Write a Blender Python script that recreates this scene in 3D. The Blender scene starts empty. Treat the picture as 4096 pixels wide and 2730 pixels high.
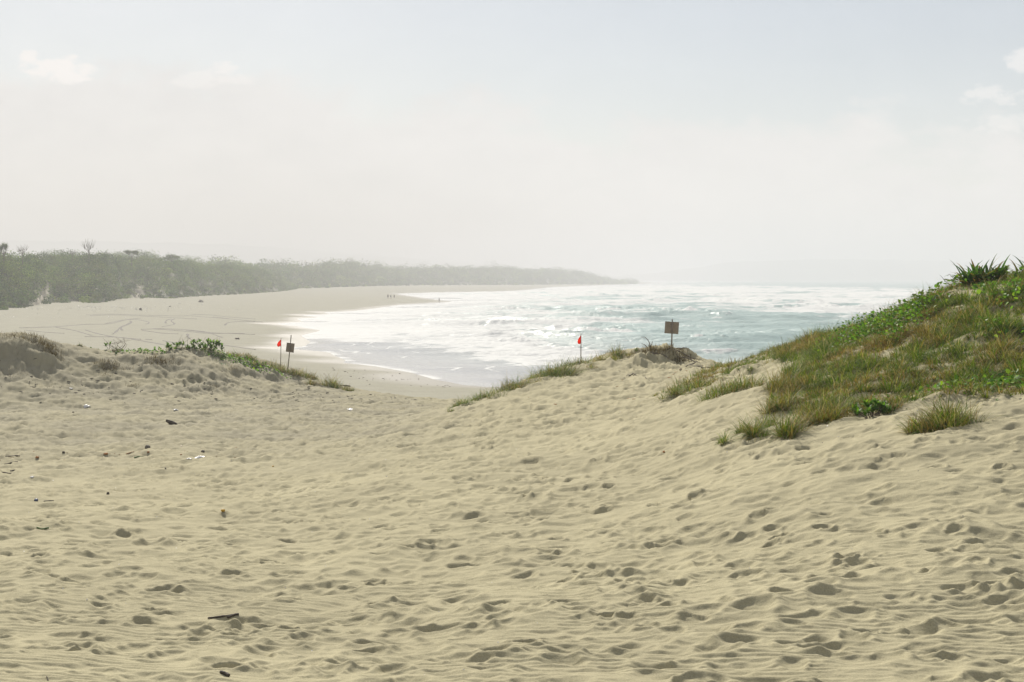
import bpy, bmesh, math, random
import numpy as np
from mathutils import Vector, Matrix
random.seed(7); rng = np.random.default_rng(11)
F = 5689.0            # focal length in photo pixels (50 mm lens)
CX, HY, CAMZ = 2048.0, 1114.0, 9.0     # horizon row, camera height above the sea
scene = bpy.context.scene
COL = scene.collection
SUN_AZ, SUN_EL = math.radians(-17), math.radians(34)

# ------------------------------------------------------------------ helpers
def W(px, py, d):
    return np.array([(px-CX)/F*d, d, CAMZ-(py-HY)/F*d])
def sstep(a, b, x):
    t = np.clip((x-a)/(b-a), 0, 1); return t*t*(3-2*t)
def _hash(ix, iy, seed):
    h = (ix.astype(np.int64)*374761393 + iy.astype(np.int64)*668265263 + seed*1442695041) & 0xffffffff
    h = ((h ^ (h >> 13))*1274126177) & 0xffffffff
    return h ^ (h >> 16)
def gnoise(x, y, seed=0):
    x = np.asarray(x, dtype=np.float64); y = np.asarray(y, dtype=np.float64)
    ix = np.floor(x); iy = np.floor(y); fx = x-ix; fy = y-iy
    u = fx*fx*fx*(fx*(fx*6-15)+10); v = fy*fy*fy*(fy*(fy*6-15)+10)
    def g(dx, dy):
        a = _hash(ix+dx, iy+dy, seed)/4294967296.0*2*math.pi
        return np.cos(a)*(fx-dx)+np.sin(a)*(fy-dy)
    a = g(0,0); b = g(1,0); c = g(0,1); d = g(1,1)
    return ((a+(b-a)*u)+((c+(d-c)*u)-(a+(b-a)*u))*v)*1.5
def fbm(x, y, oct=4, seed=0, gain=.5):
    s = 0; amp = 1; tot = 0
    for o in range(oct):
        s = s+amp*gnoise(x*2**o+o*17.3, y*2**o-o*9.1, seed+o); tot += amp; amp *= gain
    return s/tot*1.6
def inpoly(px, py, poly):
    px = np.asarray(px); py = np.asarray(py); r = np.zeros(px.shape, bool); n = len(poly)
    for i in range(n):
        x0, y0 = poly[i]; x1, y1 = poly[(i+1) % n]
        if y0 == y1: continue
        c = ((y0 > py) != (y1 > py)) & (px < (x1-x0)*(py-y0)/(y1-y0)+x0)
        r ^= c
    return r
def polydist(px, py, line):
    best = np.full(np.shape(px), 1e18)
    for (x0, y0), (x1, y1) in zip(line[:-1], line[1:]):
        dx, dy = x1-x0, y1-y0; L = dx*dx+dy*dy+1e-9
        t = np.clip(((px-x0)*dx+(py-y0)*dy)/L, 0, 1)
        best = np.minimum(best, (px-x0-t*dx)**2+(py-y0-t*dy)**2)
    return np.sqrt(best)
def mesh_np(name, v, f, mat, smooth=False, attrs=None, parent=None, link=True):
    v = np.asarray(v, np.float32).reshape(-1, 3); f = np.asarray(f, np.int32); k = f.shape[1]
    me = bpy.data.meshes.new(name)
    me.vertices.add(len(v)); me.vertices.foreach_set('co', v.ravel())
    me.loops.add(f.size); me.loops.foreach_set('vertex_index', f.ravel())
    me.polygons.add(len(f)); me.polygons.foreach_set('loop_start', np.arange(0, f.size, k, dtype=np.int32))
    me.polygons.foreach_set('use_smooth', np.full(len(f), smooth))
    for an, a in (attrs or {}).items():
        a = np.asarray(a, np.float32)
        if a.ndim == 2:
            if a.shape[1] == 3: a = np.concatenate([a, np.ones((len(a), 1), np.float32)], 1)
            at = me.attributes.new(an, 'FLOAT_COLOR', 'POINT'); at.data.foreach_set('color', a.ravel())
        else:
            at = me.attributes.new(an, 'FLOAT', 'POINT'); at.data.foreach_set('value', a)
    me.materials.append(mat); me.update(calc_edges=True); me.validate()
    o = bpy.data.objects.new(name, me)
    if link: COL.objects.link(o)
    if parent: o.parent = parent
    return o
def grid_faces(nr, nc):
    i = np.arange(nr-1)[:, None]*nc+np.arange(nc-1)[None, :]
    return np.stack([i, i+1, i+nc+1, i+nc], -1).reshape(-1, 4)
def tag(o, label=None, cat=None, group=None, kind=None):
    if label: o['label'] = label
    if cat: o['category'] = cat
    if group: o['group'] = group
    if kind: o['kind'] = kind
    return o
def empty(name, loc, rz=0, rx=0, ry=0):
    o = bpy.data.objects.new(name, None); COL.objects.link(o); o.empty_display_size = .1
    o.location = tuple(loc); o.rotation_euler = (rx, ry, rz); return o
def tube(path, radii, seg=8, cap=True):
    """verts, faces (as quads; caps as degenerate-free fans by a tiny last ring)"""
    P = np.asarray(path, float); R = np.asarray(radii, float); n = len(P)
    T = np.gradient(P, axis=0); T /= np.linalg.norm(T, axis=1)[:, None]+1e-12
    up = np.array([0, 0, 1.]) if abs(T[0, 2]) < .9 else np.array([1., 0, 0])
    V = []
    for i in range(n):
        a = np.cross(T[i], up); a /= np.linalg.norm(a)+1e-12; b = np.cross(a, T[i])
        th = np.arange(seg)/seg*2*math.pi
        V.append(P[i]+R[i]*(np.cos(th)[:, None]*a+np.sin(th)[:, None]*b))
    if cap:
        V.insert(0, np.repeat(P[:1], seg, 0)+(V[0]-P[0])*.02); V.append(np.repeat(P[-1:], seg, 0)+(V[-1]-P[-1])*.02)
    V = np.concatenate(V); m = len(V)//seg; f = []
    for i in range(m-1):
        for j in range(seg):
            f.append((i*seg+j, i*seg+(j+1) % seg, (i+1)*seg+(j+1) % seg, (i+1)*seg+j))
    return V, np.array(f)
def join(parts):
    V = []; Fc = []; n = 0
    for v, f in parts:
        V.append(v); Fc.append(f+n); n += len(v)
    return np.concatenate(V), np.concatenate(Fc)

# ------------------------------------------------------------------ materials
def newmat(name):
    m = bpy.data.materials.new(name); m.use_nodes = True
    nt = m.node_tree; nt.nodes.clear(); out = nt.nodes.new('ShaderNodeOutputMaterial')
    return m, nt, out
def nd(nt, t, ins=None, **kw):
    n = nt.nodes.new(t)
    for k, v in kw.items(): setattr(n, k, v)
    for k, v in (ins or {}).items():
        if isinstance(v, bpy.types.NodeSocket): nt.links.new(v, n.inputs[k])
        else: n.inputs[k].default_value = v
    return n
def mathn(nt, op, a, b=None, c=None, clamp=False):
    n = nt.nodes.new('ShaderNodeMath'); n.operation = op; n.use_clamp = clamp
    for i, v in enumerate((a, b, c)):
        if v is None: continue
        if isinstance(v, bpy.types.NodeSocket): nt.links.new(v, n.inputs[i])
        else: n.inputs[i].default_value = v
    return n.outputs[0]
def mixc(nt, fac, a, b, mode='MIX'):
    n = nt.nodes.new('ShaderNodeMix'); n.data_type = 'RGBA'; n.blend_type = mode
    for s, v in ((n.inputs[0], fac), (n.inputs[6], a), (n.inputs[7], b)):
        if isinstance(v, bpy.types.NodeSocket): nt.links.new(v, s)
        else: s.default_value = v if not isinstance(v, tuple) or len(v) == 4 else v+(1,)
    return n.outputs[2]
def maprange(nt, v, a, b, c=0., d=1., smooth=False):
    n = nt.nodes.new('ShaderNodeMapRange'); n.clamp = True
    if smooth: n.interpolation_type = 'SMOOTHSTEP'
    nt.links.new(v, n.inputs[0])
    for i, x in enumerate((a, b, c, d)): n.inputs[i+1].default_value = x
    return n.outputs[0]
def attr(nt, name, what='Fac'):
    n = nt.nodes.new('ShaderNodeAttribute'); n.attribute_name = name; return n.outputs[what]
def noise(nt, vec, scale, detail=3, rough=.5):
    n = nt.nodes.new('ShaderNodeTexNoise'); nt.links.new(vec, n.inputs['Vector'])
    n.inputs['Scale'].default_value = scale; n.inputs['Detail'].default_value = detail; n.inputs['Roughness'].default_value = rough
    return n.outputs['Fac']
def objco(nt): return nd(nt, 'ShaderNodeTexCoord').outputs['Object']
def simple(name, col, rough=.7, var=.25, scale=8., metallic=0., spec=.3):
    m, nt, out = newmat(name); co = objco(nt)
    n = noise(nt, co, scale, 4, .6)
    f = maprange(nt, n, .3, .7, 1-var, 1+var)
    c = nd(nt, 'ShaderNodeVectorMath', {0: col[:3], 1: nd(nt, 'ShaderNodeCombineXYZ', {0: f, 1: f, 2: f}).outputs[0]}, operation='MULTIPLY').outputs[0]
    b = nd(nt, 'ShaderNodeBsdfPrincipled', {'Base Color': c, 'Roughness': rough, 'Metallic': metallic, 'Specular IOR Level': spec})
    bp = nd(nt, 'ShaderNodeBump', {'Strength': .3, 'Distance': .01, 'Height': noise(nt, co, scale*4, 3)})
    nt.links.new(bp.outputs[0], b.inputs['Normal']); nt.links.new(b.outputs[0], out.inputs[0])
    return m
def leafmat(name, trans=.35, rough=.55, spec=.25, gain=(1, 1, 1)):
    m, nt, out = newmat(name)
    c = attr(nt, 'Col', 'Color')
    b = nd(nt, 'ShaderNodeBsdfPrincipled', {'Base Color': c, 'Roughness': rough, 'Specular IOR Level': spec})
    tc = nd(nt, 'ShaderNodeVectorMath', {0: c, 1: (1.25, 1.35, .7)}, operation='MULTIPLY').outputs[0]
    t = nd(nt, 'ShaderNodeBsdfTranslucent', {'Color': tc})
    mx = nd(nt, 'ShaderNodeMixShader', {0: trans, 1: b.outputs[0], 2: t.outputs[0]})
    nt.links.new(mx.outputs[0], out.inputs[0]); return m

def sandmat(name, c_dry, c_dark, speck=True):
    m, nt, out = newmat(name); co = objco(nt)
    n1 = noise(nt, co, .35, 4, .55); n2 = noise(nt, co, 5., 4, .6); n3 = noise(nt, co, 90., 2, .5)
    f = mathn(nt, 'ADD', mathn(nt, 'MULTIPLY', n1, .55), mathn(nt, 'MULTIPLY', n2, .45))
    c = mixc(nt, maprange(nt, f, .36, .64), c_dark, c_dry)
    g = maprange(nt, n3, .3, .7, .86, 1.14)
    c = nd(nt, 'ShaderNodeVectorMath', {0: c, 1: nd(nt, 'ShaderNodeCombineXYZ', {0: g, 1: g, 2: g}).outputs[0]}, operation='MULTIPLY').outputs[0]
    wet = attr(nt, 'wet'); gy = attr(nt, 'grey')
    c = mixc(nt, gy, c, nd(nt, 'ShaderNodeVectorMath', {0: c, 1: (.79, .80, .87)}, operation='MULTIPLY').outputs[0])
    c = mixc(nt, wet, c, (.20, .185, .155, 1))
    r = maprange(nt, wet, 0, 1, .95, .5)
    b = nd(nt, 'ShaderNodeBsdfPrincipled', {'Base Color': c, 'Roughness': r, 'Specular IOR Level': maprange(nt, wet, 0, 1, .06, .10)})
    h = mathn(nt, 'ADD', mathn(nt, 'MULTIPLY', noise(nt, co, 38., 4, .65), .6), mathn(nt, 'MULTIPLY', noise(nt, co, 9., 3, .6), 1.6))
    bp = nd(nt, 'ShaderNodeBump', {'Strength': .55, 'Distance': .012, 'Height': h})
    nt.links.new(bp.outputs[0], b.inputs['Normal']); nt.links.new(b.outputs[0], out.inputs[0])
    return m
M_SAND = sandmat('dune_sand', (.39, .354, .229), (.33, .299, .194))
M_BEACH = sandmat('beach_sand', (.325, .312, .243), (.28, .268, .21))

# ------------------------------------------------------------------ terrain control points: (photo x, photo y, distance)
CP = """
-300,2730,9 -300,2400,13 -300,2100,19 -300,1900,29 -300,1750,38 -300,1550,60
0,2730,9 0,2400,13 0,2100,19 0,1900,29 0,1750,38 0,1650,47 0,1550,60
500,2730,9 500,2200,16.8 500,1900,28.5 500,1750,38 500,1650,48 500,1560,61.3
900,1566,62.3 900,2400,12.8 900,1650,48
1200,2730,9 1200,2200,16.5 1200,1900,27 1200,1750,38 1200,1650,48 1200,1576,63
1400,1572,64 1400,1620,56
-300,1345,64 0,1345,64 150,1352,64.5 300,1392,66 500,1412,67 680,1405,67.5 830,1400,68 1000,1432,70 1150,1470,71 1260,1508,71.5 1330,1545,72
0,1440,62.4 300,1475,63.6 600,1482,64.3 900,1492,65.4 1120,1520,67.5
1600,2730,9 1600,2200,16 1600,1900,24.5 1600,1760,31.5 1640,1715,35 1600,1690,44 1600,1640,52 1600,1595,62
1850,1635,39 1800,1900,23.5 1850,1640,50
2000,2730,9 2000,2200,15.5 2000,1900,23 2000,1700,32 2000,1620,38 2010,1580,42.5
2300,2730,8.9 2300,1900,22.5 2300,1700,30 2300,1560,40 2180,1510,46 2300,1462,48.5
2500,1412,50.5 2500,1500,43.5 2500,1600,35
2680,1388,50.5 2680,1475,45 2680,1535,39
2780,1435,50 2860,1462,47.5 2760,1560,34
2950,1468,39 2850,1540,35 2700,1620,30 2700,1900,20 2700,2300,13
3040,1425,39 3130,1400,38 3300,1342,36 3500,1296,34 3630,1256,32.8 3720,1198,32 3800,1160,31 3960,1134,30.5 4096,1126,30 4600,1120,30
3000,1570,27 3180,1445,32 3000,1720,22 3400,1700,20.5 3700,1650,20 4096,1590,20 4600,1580,20
3400,1450,27 3700,1400,25.5 4096,1330,25 4600,1300,25
3400,2200,13 3400,1900,16.5 4096,2730,8.5 4096,2200,12.5 4096,1900,15.5 4096,1700,18 3400,2730,8.7 4600,2730,8.5 4600,1900,15.5
2700,2730,8.9
"""
pts = [tuple(float(t) for t in s.split(',')) for s in CP.split()]
ctrl = [W(*p) for p in pts]
# ground that cannot be seen: behind the dune crests, below and beside the camera  (photo x, z, distance)
for px, z, d in [(-300,2.6,84),(0,2.6,84),(500,2.5,84),(900,2.4,84),(1200,2.2,84),(1500,2.1,84),(1700,1.9,84),(2000,1.5,84),(2400,1.2,84),(3000,1,84),(4000,1,84),(4600,1,84),
                 (1900,4.0,55),(2200,4.6,57),(2450,5.1,59),(2700,5.3,59),(2950,5.2,54),(3200,5.6,50),(3600,6.4,45),(4100,6.8,44),(4600,6.8,44),(2000,2.8,70),(2600,3.2,70),(3400,3.6,66),(4300,4,62),
                 (-300,6.1,67),(0,6.1,67),(150,5.95,67.5),(0,5.2,72),(-300,5.2,72),(300,5.35,69.5),(500,5.1,70.5),(700,5.15,71),(850,5.15,71.5),(1000,4.7,73),(1150,4.2,74),(2500,6.1,54),(2680,6.2,54),(-300,7.0,3),(2048,7.05,3),(4400,7.05,3)]:
    ctrl.append(np.array([(px-CX)/F*d, d, z]))
ctrl = np.array(ctrl)
def tps_uv(x, y):
    y = np.maximum(y, 2.0)
    return x/y*F/420.0, np.log(y)*8.0
cu, cv = tps_uv(ctrl[:, 0], ctrl[:, 1]); n = len(ctrl)
def U(r2): return np.where(r2 > 0, .5*r2*np.log(np.maximum(r2, 1e-12)), 0)
A = np.zeros((n+3, n+3)); A[:n, :n] = U((cu[:, None]-cu)**2+(cv[:, None]-cv)**2)+np.eye(n)*.06
A[:n, n:] = np.stack([np.ones(n), cu, cv], 1); A[n:, :n] = A[:n, n:].T
wts = np.linalg.solve(A, np.concatenate([ctrl[:, 2], np.zeros(3)]))
def z_near(x, y):
    # evaluated on a coarse lattice, then interpolated (the surface is smooth)
    u, v = tps_uv(x, y); s = wts[n]+wts[n+1]*u+wts[n+2]*v
    for i in range(n): s = s+wts[i]*U((u-cu[i])**2+(v-cv[i])**2)
    return s

# ------------------------------------------------------------------ shoreline
SHORE_PX = [(2150,1552),(1950,1549),(1850,1541),(1735,1518),(1640,1491),(1500,1466),(1375,1452),(1382,1441),(1300,1408),(1135,1394),(1220,1385),(1243,1370),(1205,1343),(1283,1322),
            (1106,1296),(1210,1287),(1185,1276),(1280,1270),(1195,1262),(1320,1258),(1290,1250),(1400,1246),(1480,1237),(1600,1220),(1730,1213),(1815,1208),(1740,1199),(1610,1181),(1580,1176),(1750,1170),(1950,1168),(2095,1162),
            (2200,1150),(2400,1142),(2520,1138),(2600,1135)]
def sea_xy(px, py):
    d = CAMZ*F/(py-HY); return ((px-CX)/F*d, d)
SHORE = [(400., 60.), (120., 88.), (60., 97.), (30., 103.)]+[sea_xy(*p) for p in SHORE_PX]+[(330., 3300.)]
LANDPOLY = SHORE+[(-4000., 3300.), (-4000., -300.), (400., -300.)]
def shore_sd(x, y):
    d = polydist(x, y, SHORE); return np.where(inpoly(x, y, LANDPOLY), d, -d)
def z_far(x, y):
    sd = shore_sd(x, y)
    z = np.where(sd > 0, 2.6*(1-np.exp(-np.maximum(sd, 0)*.0105))+np.minimum(sd, 4)*.006, np.maximum(sd*.03, -4))
    return z, sd
# ------------------------------------------------------------------ foreground dunes: one fine heightfield sheet
rows = [.6]
while rows[-1] < 7.2: rows.append(rows[-1]*1.12)
while rows[-1] < 82:
    d = rows[-1]; h = 2.25+.034*d
    dd = 2.1*d*d/(h*F)
    if 38 < d < 76: dd = min(dd, .15)
    rows.append(d+max(dd, .006))
ROWS = np.array(rows)
ca = np.concatenate([np.linspace(-9000, -900, 60)[:-1], np.arange(-900, -150, 12.), np.arange(-150, 4260, 3.2), np.arange(4260, 5000, 12.), np.linspace(5000, 13000, 60)])
COLS = (ca-CX)/F
AA, DD = np.meshgrid(COLS, ROWS)
X = AA*DD; Y = DD
# smooth base surface from a coarse lattice
ci = np.linspace(0, len(ROWS)-1, 170); cj = np.linspace(0, len(COLS)-1, 260)
rD = np.interp(ci, np.arange(len(ROWS)), ROWS); rA = np.interp(cj, np.arange(len(COLS)), COLS)
cA, cD = np.meshgrid(np.clip(rA, -.42, .45), rD)
Zc = z_near(cA*cD, cD)
jj = np.interp(COLS, rA, np.arange(len(rA))); ii = np.interp(ROWS, rD, np.arange(len(rD)))
def bil(G, fi, fj):
    i0 = np.clip(np.floor(fi).astype(int), 0, G.shape[0]-2); j0 = np.clip(np.floor(fj).astype(int), 0, G.shape[1]-2)
    ti = fi-i0; tj = fj-j0
    return (G[i0, j0]*(1-ti)+G[i0+1, j0]*ti)*(1-tj)+(G[i0, j0+1]*(1-ti)+G[i0+1, j0+1]*ti)*tj
Z = bil(Zc, ii[:, None]+0*AA, jj[None, :]+0*AA)
zf, sdn = z_far(X[::4, ::4], Y[::4, ::4])
r4 = np.arange(0, len(ROWS), 4); c4 = np.arange(0, len(COLS), 4)
zf = bil(zf, (np.arange(len(ROWS))/4.0)[:, None]+0*AA, (np.arange(len(COLS))/4.0)[None, :]+0*AA)
wfar = sstep(72, 82, DD); Z = Z*(1-wfar)+np.minimum(zf, Z+.2)*wfar
PX = CX+AA*F
PY = HY-F*(Z-CAMZ)/DD
flat = np.clip(1-sstep(70, 80, DD), 0, 1)
# broad unevenness
Z += flat*(.07*fbm(X/3.1, Y/2.6, 3, 3)+.05*fbm(X/.95+.3*Y, Y/.8, 3, 8)*sstep(6, 14, DD))
# left dune: wind-cut face with slanting gullies, root-held ledges, and the cut bank at its left end
lf = sstep(1450, 1150, PX)*sstep(59.5, 61.3, DD)*(1-sstep(70.5, 73, DD))
q1 = X*.80+(Y-62)*.60; q2 = -X*.60+(Y-62)*.80
gul = fbm(q1/.9, q2/3.6, 4, 21); ridg = 1-np.abs(gul)*2.2
Z += lf*(.10*gul*sstep(-200, 500, PX)+.06*(1-np.abs(fbm(q1/.38, q2/2.2, 3, 22))*2.2)*sstep(300, 700, PX)+.035*fbm(X/.4, Y/.5, 4, 5))
bank = sstep(300, 180, PX+30*fbm(Y/.8, X/.8, 2, 31))*flat
dj = DD-62.9+.75*fbm(X/1.2, 0*X, 4, 41)
Z += bank*(-.40*sstep(59.5, 61.9, DD)*(1-sstep(-.25, .35, dj))+.06*sstep(59, 62, DD)+.10*fbm(X/.35, Y/.5, 3, 42)*np.exp(-(dj/1.2)**2))
for (bx, bd, bw, bh) in [(420,64.0,45,.45),(610,63.2,60,.40),(760,63.6,40,.42),(860,64.2,50,.40),(960,65.2,40,.35),(1090,66.5,45,.40),(1000,67.6,60,.30),(560,65.1,60,.35),(330,64.6,70,.4),(700,65.3,60,.3)]:
    dj = DD-bd-.9*fbm(X/1.4+bd, 0*X, 2, 51)
    Z += flat*.45*bh*np.exp(-((PX-bx)/bw)**2)*sstep(-.25, .1, dj)*(1-sstep(.3, 3.2, dj))
# centre mound: eroded shaded scarps under the sign
cm = np.exp(-((PX-2640)/170)**2)*sstep(42, 45, DD)*(1-sstep(50.2, 52, DD))
Z += cm*(.11*(1-2.4*np.abs(fbm((X*.8+(Y-48)*.6)/.7, (-X*.6+(Y-48)*.8)/2.2, 4, 61)))+.05*fbm(X/.4, Y/.5, 3, 62)-.06)
for (bx, bd, bw, bh) in [(2610,46.2,45,.42),(2690,46.9,40,.5),(2560,45.6,35,.28),(2740,48.6,40,.35),(2655,48.3,30,.35),(2470,47.6,25,.22),(2440,45.2,22,.18)]:
    dj = DD-bd-.6*fbm(X/.9+bd, 0*X, 2, 71)
    Z += .7*bh*np.exp(-((PX-bx)/bw)**2)*sstep(-.2, .08, dj)*(1-sstep(.2, 2.2, dj))
# knoll of clean sand in front of the grass slope: soft slip-face folds
Z += .07*np.exp(-((PX-2960)/210)**2)*np.exp(-((DD-33)/5.)**2)*np.sin((Y*.9+X*1.1)*1.9+1.4*fbm(X/2, Y/2, 2, 77))
for (bx, bd, bw, bh) in [(3790,20.6,.30,.13),(3160,19.6,.2,.06),(3280,20.4,.35,.07),(2940,26.5,.5,.08),(3690,20.1,.15,.05),(2215,46,.9,.15),(2065,44,.8,.12)]:
    xb = (bx-CX)/F*bd; Z += bh*np.exp(-((X-xb)**2+(Y-bd)**2)/(2*bw*bw))
ZS = Z.copy()
# --- footprints and wind ripples
rough_zone = sstep(1200, 2100, PX)*sstep(34, 14, DD)
press = np.zeros_like(Z); hol = np.zeros_like(Z)
def stamp(x0, y0, L, Wd, th, dep, rim, sharp, skew):
    R = max(L, Wd)*2.1
    i0, i1 = np.searchsorted(ROWS, [y0-R, y0+R])
    j0, j1 = np.searchsorted(COLS, [(x0-R)/y0, (x0+R)/y0])
    if i1-i0 < 2 or j1-j0 < 2: return
    xs = X[i0:i1, j0:j1]-x0; ys = Y[i0:i1, j0:j1]-y0
    c, s = math.cos(th), math.sin(th); u = (xs*c+ys*s)/L; v = (-xs*s+ys*c)/Wd
    v = v*(1+.28*np.tanh(u*1.5)*skew)
    q = np.sqrt(u*u+v*v+1e-9)
    bowl = 1/(1+np.exp((q-1)*sharp))
    hol[i0:i1, j0:j1] = np.minimum(hol[i0:i1, j0:j1], -dep*bowl*(.8+.2*u*skew))
    press[i0:i1, j0:j1] += dep*rim*np.exp(-((q-1.32)/.34)**2)*(1-.45*skew*u/np.maximum(q, .3))
R_ = random.Random(5)
def one(x, y, th, fresh):
    a = x/y*F+CX
    if not (-200 < a < 4300): return
    L = R_.uniform(.085, .15)*(1+.25*(1-fresh)); Wd = L*R_.uniform(.55, .85)
    stamp(x, y, L, Wd, th, R_.uniform(.027, .056)*(.5+.5*fresh), R_.uniform(.25, .6), 4+5*fresh*R_.random(), R_.choice((-1, 1)))
for t in range(460):                       # trails of single walkers
    d = math.sqrt(R_.uniform(5.5**2, 60**2)); x = R_.uniform(-.40, .43)*d; y = d
    head = R_.gauss(math.pi/2, .55) if R_.random() < .62 else R_.uniform(0, 2*math.pi)
    fr = R_.random(); stepL = R_.uniform(.48, .72); k = R_.randint(5, 16)
    for i in range(k):
        s = 1 if i % 2 else -1
        xx = x-math.sin(head)*.11*s+R_.gauss(0, .03); yy = y+math.cos(head)*.11*s+R_.gauss(0, .03)
        if 5 < yy < 62: one(xx, yy, head+R_.gauss(0, .25), fr)
        x += math.cos(head)*stepL; y += math.sin(head)*stepL; head += R_.gauss(0, .06)
for t in range(12500):                      # loose single hollows
    d = math.sqrt(R_.uniform(5.2**2, 58**2)); one(R_.uniform(-.40, .43)*d, d, R_.gauss(0, .6), R_.random()**1.3)
for t in range(520):                       # big worn scoops
    d = math.sqrt(R_.uniform(5.2**2, 50**2)); L = R_.uniform(.18, .36)
    stamp(R_.uniform(-.40, .43)*d, d, L, L*R_.uniform(.35, .6), R_.gauss(0, .35), R_.uniform(.02, .042), .4, R_.uniform(2.2, 3.6), R_.choice((-1, 1)))
grassy = sstep(3000, 3300, PX)*sstep(20.5, 23, DD)
Z += grassy*flat*(.06*fbm(X/1.0, Y/1.1, 2, 310)+.02*fbm(X/.45, Y/.5, 2, 311))*sstep(44, 36, DD)
keep = (1-grassy)*flat
lump = .010*fbm(X/.75, Y/.27, 3, 91)+.008*(1-2*np.abs(fbm(X/.6, Y/.20, 3, 92)))
Z += keep*(hol+press*.8+lump*(.5+.7*rough_zone)*sstep(5, 9, DD))
far_tex = sstep(24, 34, DD)*keep
Z += far_tex*(.055*(1-2.2*np.abs(fbm(X/1.3, Y/.8, 3, 95)))+.05*fbm(X/.55, Y/.42, 3, 96))
ph = 2*math.pi*(Y*.985+X*.16+.035*fbm(X/1.6, Y/.9, 2, 101)+.016*fbm(X/.2, Y/.2, 2, 102))/.088
rip_mask = sstep(-.25, .35, fbm(X/2.2, Y/1.5, 2, 103)+.35*sstep(1900, 700, PX)+.05)*np.exp(hol*38)*sstep(24, 13, DD)*keep
Z += rip_mask*(.0056*np.sin(ph)+.0012*np.sin(2*ph+.8))
del press, ph
V = np.stack([X, Y, Z], -1).reshape(-1, 3)
wetn = np.zeros(len(V)); grey = (sstep(24, 42, DD+4*fbm(X/5, Y/4, 3, 300))*sstep(2050, 1500, PX)*(.8+.5*fbm(X/2.5, Y/2.2, 3, 301))).ravel()  # left middle sand: its greyer tone plus slope shade put into the colour
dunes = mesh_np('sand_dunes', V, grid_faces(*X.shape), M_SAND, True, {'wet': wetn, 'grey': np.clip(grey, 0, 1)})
tag(dunes, kind='structure')
def gz(x, y, G=None):
    G = Z if G is None else G
    x = np.asarray(x, float); y = np.asarray(y, float)
    return bil(G, np.interp(y, ROWS, np.arange(len(ROWS))), np.interp(x/y, COLS, np.arange(len(COLS))))
def on_sand(px, py, dmin=6., dmax=80., last=False):
    ds = np.linspace(dmin, dmax, 6000); x = (px-CX)/F*ds
    hit = np.nonzero(CAMZ-(py-HY)/F*ds < gz(x, ds))[0]
    d = ds[hit[0]] if len(hit) else 99.
    lim = 42 if px > 2900 else (53 if px > 1800 else 74)
    if d > lim+6:                      # the sight line clears the crest: stand it on the skyline
        k = ds < lim; d = ds[k][np.argmin((CAMZ-(py-HY)/F*ds[k]-gz(x[k], ds[k]))/ds[k])]
    return np.array([(px-CX)/F*d, d, float(gz((px-CX)/F*d, d))])

# ------------------------------------------------------------------ beach beyond
rows = [80.]
while rows[-1] < 3200:
    d = rows[-1]; rows.append(d+max(1.7*d*d/(7.5*F), .12))
BR = np.array(rows)
bc = np.concatenate([np.linspace(-9000, -900, 50)[:-1], np.arange(-900, 2700, 5.), np.linspace(2700, 13000, 160)])
BA = (bc-CX)/F
bA, bD = np.meshgrid(BA, BR); BX = bA*bD; BY = bD
BZ, BSD = z_far(BX, BY)
near = sstep(0, 60, BSD)
BZ = BZ+near*(.10*fbm(BX/14, BY/9, 3, 111)+.05*fbm(BX/3, BY/2.4, 3, 112)*sstep(500, 150, BD if False else bD))+sstep(2, 30, BSD)*.05*fbm(BX/1.1, BY/.8, 3, 113)*sstep(190, 100, bD)
# forest-backed dune rise
def line_interp(pts, px): return np.interp(px, [p[0] for p in pts], [p[1] for p in pts])
A_BASE = [(-1500,200),(-600,262),(-250,305),(0,348),(100,372),(180,420),(300,445),(400,430),(480,510),(590,533),(680,520),(830,610),(960,668),(1060,760),(1130,840),(1180,930)]
A_TOP = [(-1500,960),(-600,985),(0,1008),(100,1012),(200,1010),(300,1008),(400,1006),(530,1012),(680,1025),(760,1036),(850,1049),(1000,1060),(1060,1070),(1110,1090),(1150,1124),(1185,1158)]
B_BASE = [(850,800),(1000,900),(1165,980),(1300,1060),(1400,1180),(1550,1330),(1700,1440),(1900,1540),(2100,1680),(2300,1880),(2450,2060),(2560,2250),(2620,2350)]
B_TOP = [(850,1036),(900,1036),(960,1044),(1010,1053),(1060,1055),(1160,1052),(1250,1056),(1320,1047),(1400,1042),(1450,1052),(1550,1064),(1650,1067),(1760,1062),(1900,1065),(2000,1063),(2100,1071),(2250,1073),(2330,1082),(2400,1102),(2450,1112),(2500,1121),(2560,1134),(2620,1140)]
C_BASE = [(700,1500),(860,1500),(1060,1500)]
wet = np.exp(-np.maximum(BSD, 0)/5.)*(1-.0*BSD)
wet = np.clip(sstep(7, 0, BSD+3*fbm(BX/20, BY/12, 3, 120)), 0, 1)
tg = (fbm(BX/30, BY/14, 3, 122)+1)/2
beach = mesh_np('beach', np.stack([BX, BY, BZ], -1).reshape(-1, 3), grid_faces(*BX.shape), M_BEACH, True, {'wet': wet.ravel()*.9})
tag(beach, kind='structure')
def bz(x, y):
    x = np.asarray(x, float); y = np.asarray(y, float)
    return bil(BZ, np.interp(y, BR, np.arange(len(BR))), np.interp(x/y, BA, np.arange(len(BA))))
def on_beach(px, py):
    ds = np.geomspace(84, 1500, 6000); x = (px-CX)/F*ds
    hit = np.nonzero(CAMZ-(py-HY)/F*ds < bz(x, ds))[0]
    d = ds[hit[0]] if len(hit) else 1500.
    return np.array([(px-CX)/F*d, d, float(bz((px-CX)/F*d, d))])

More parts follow.
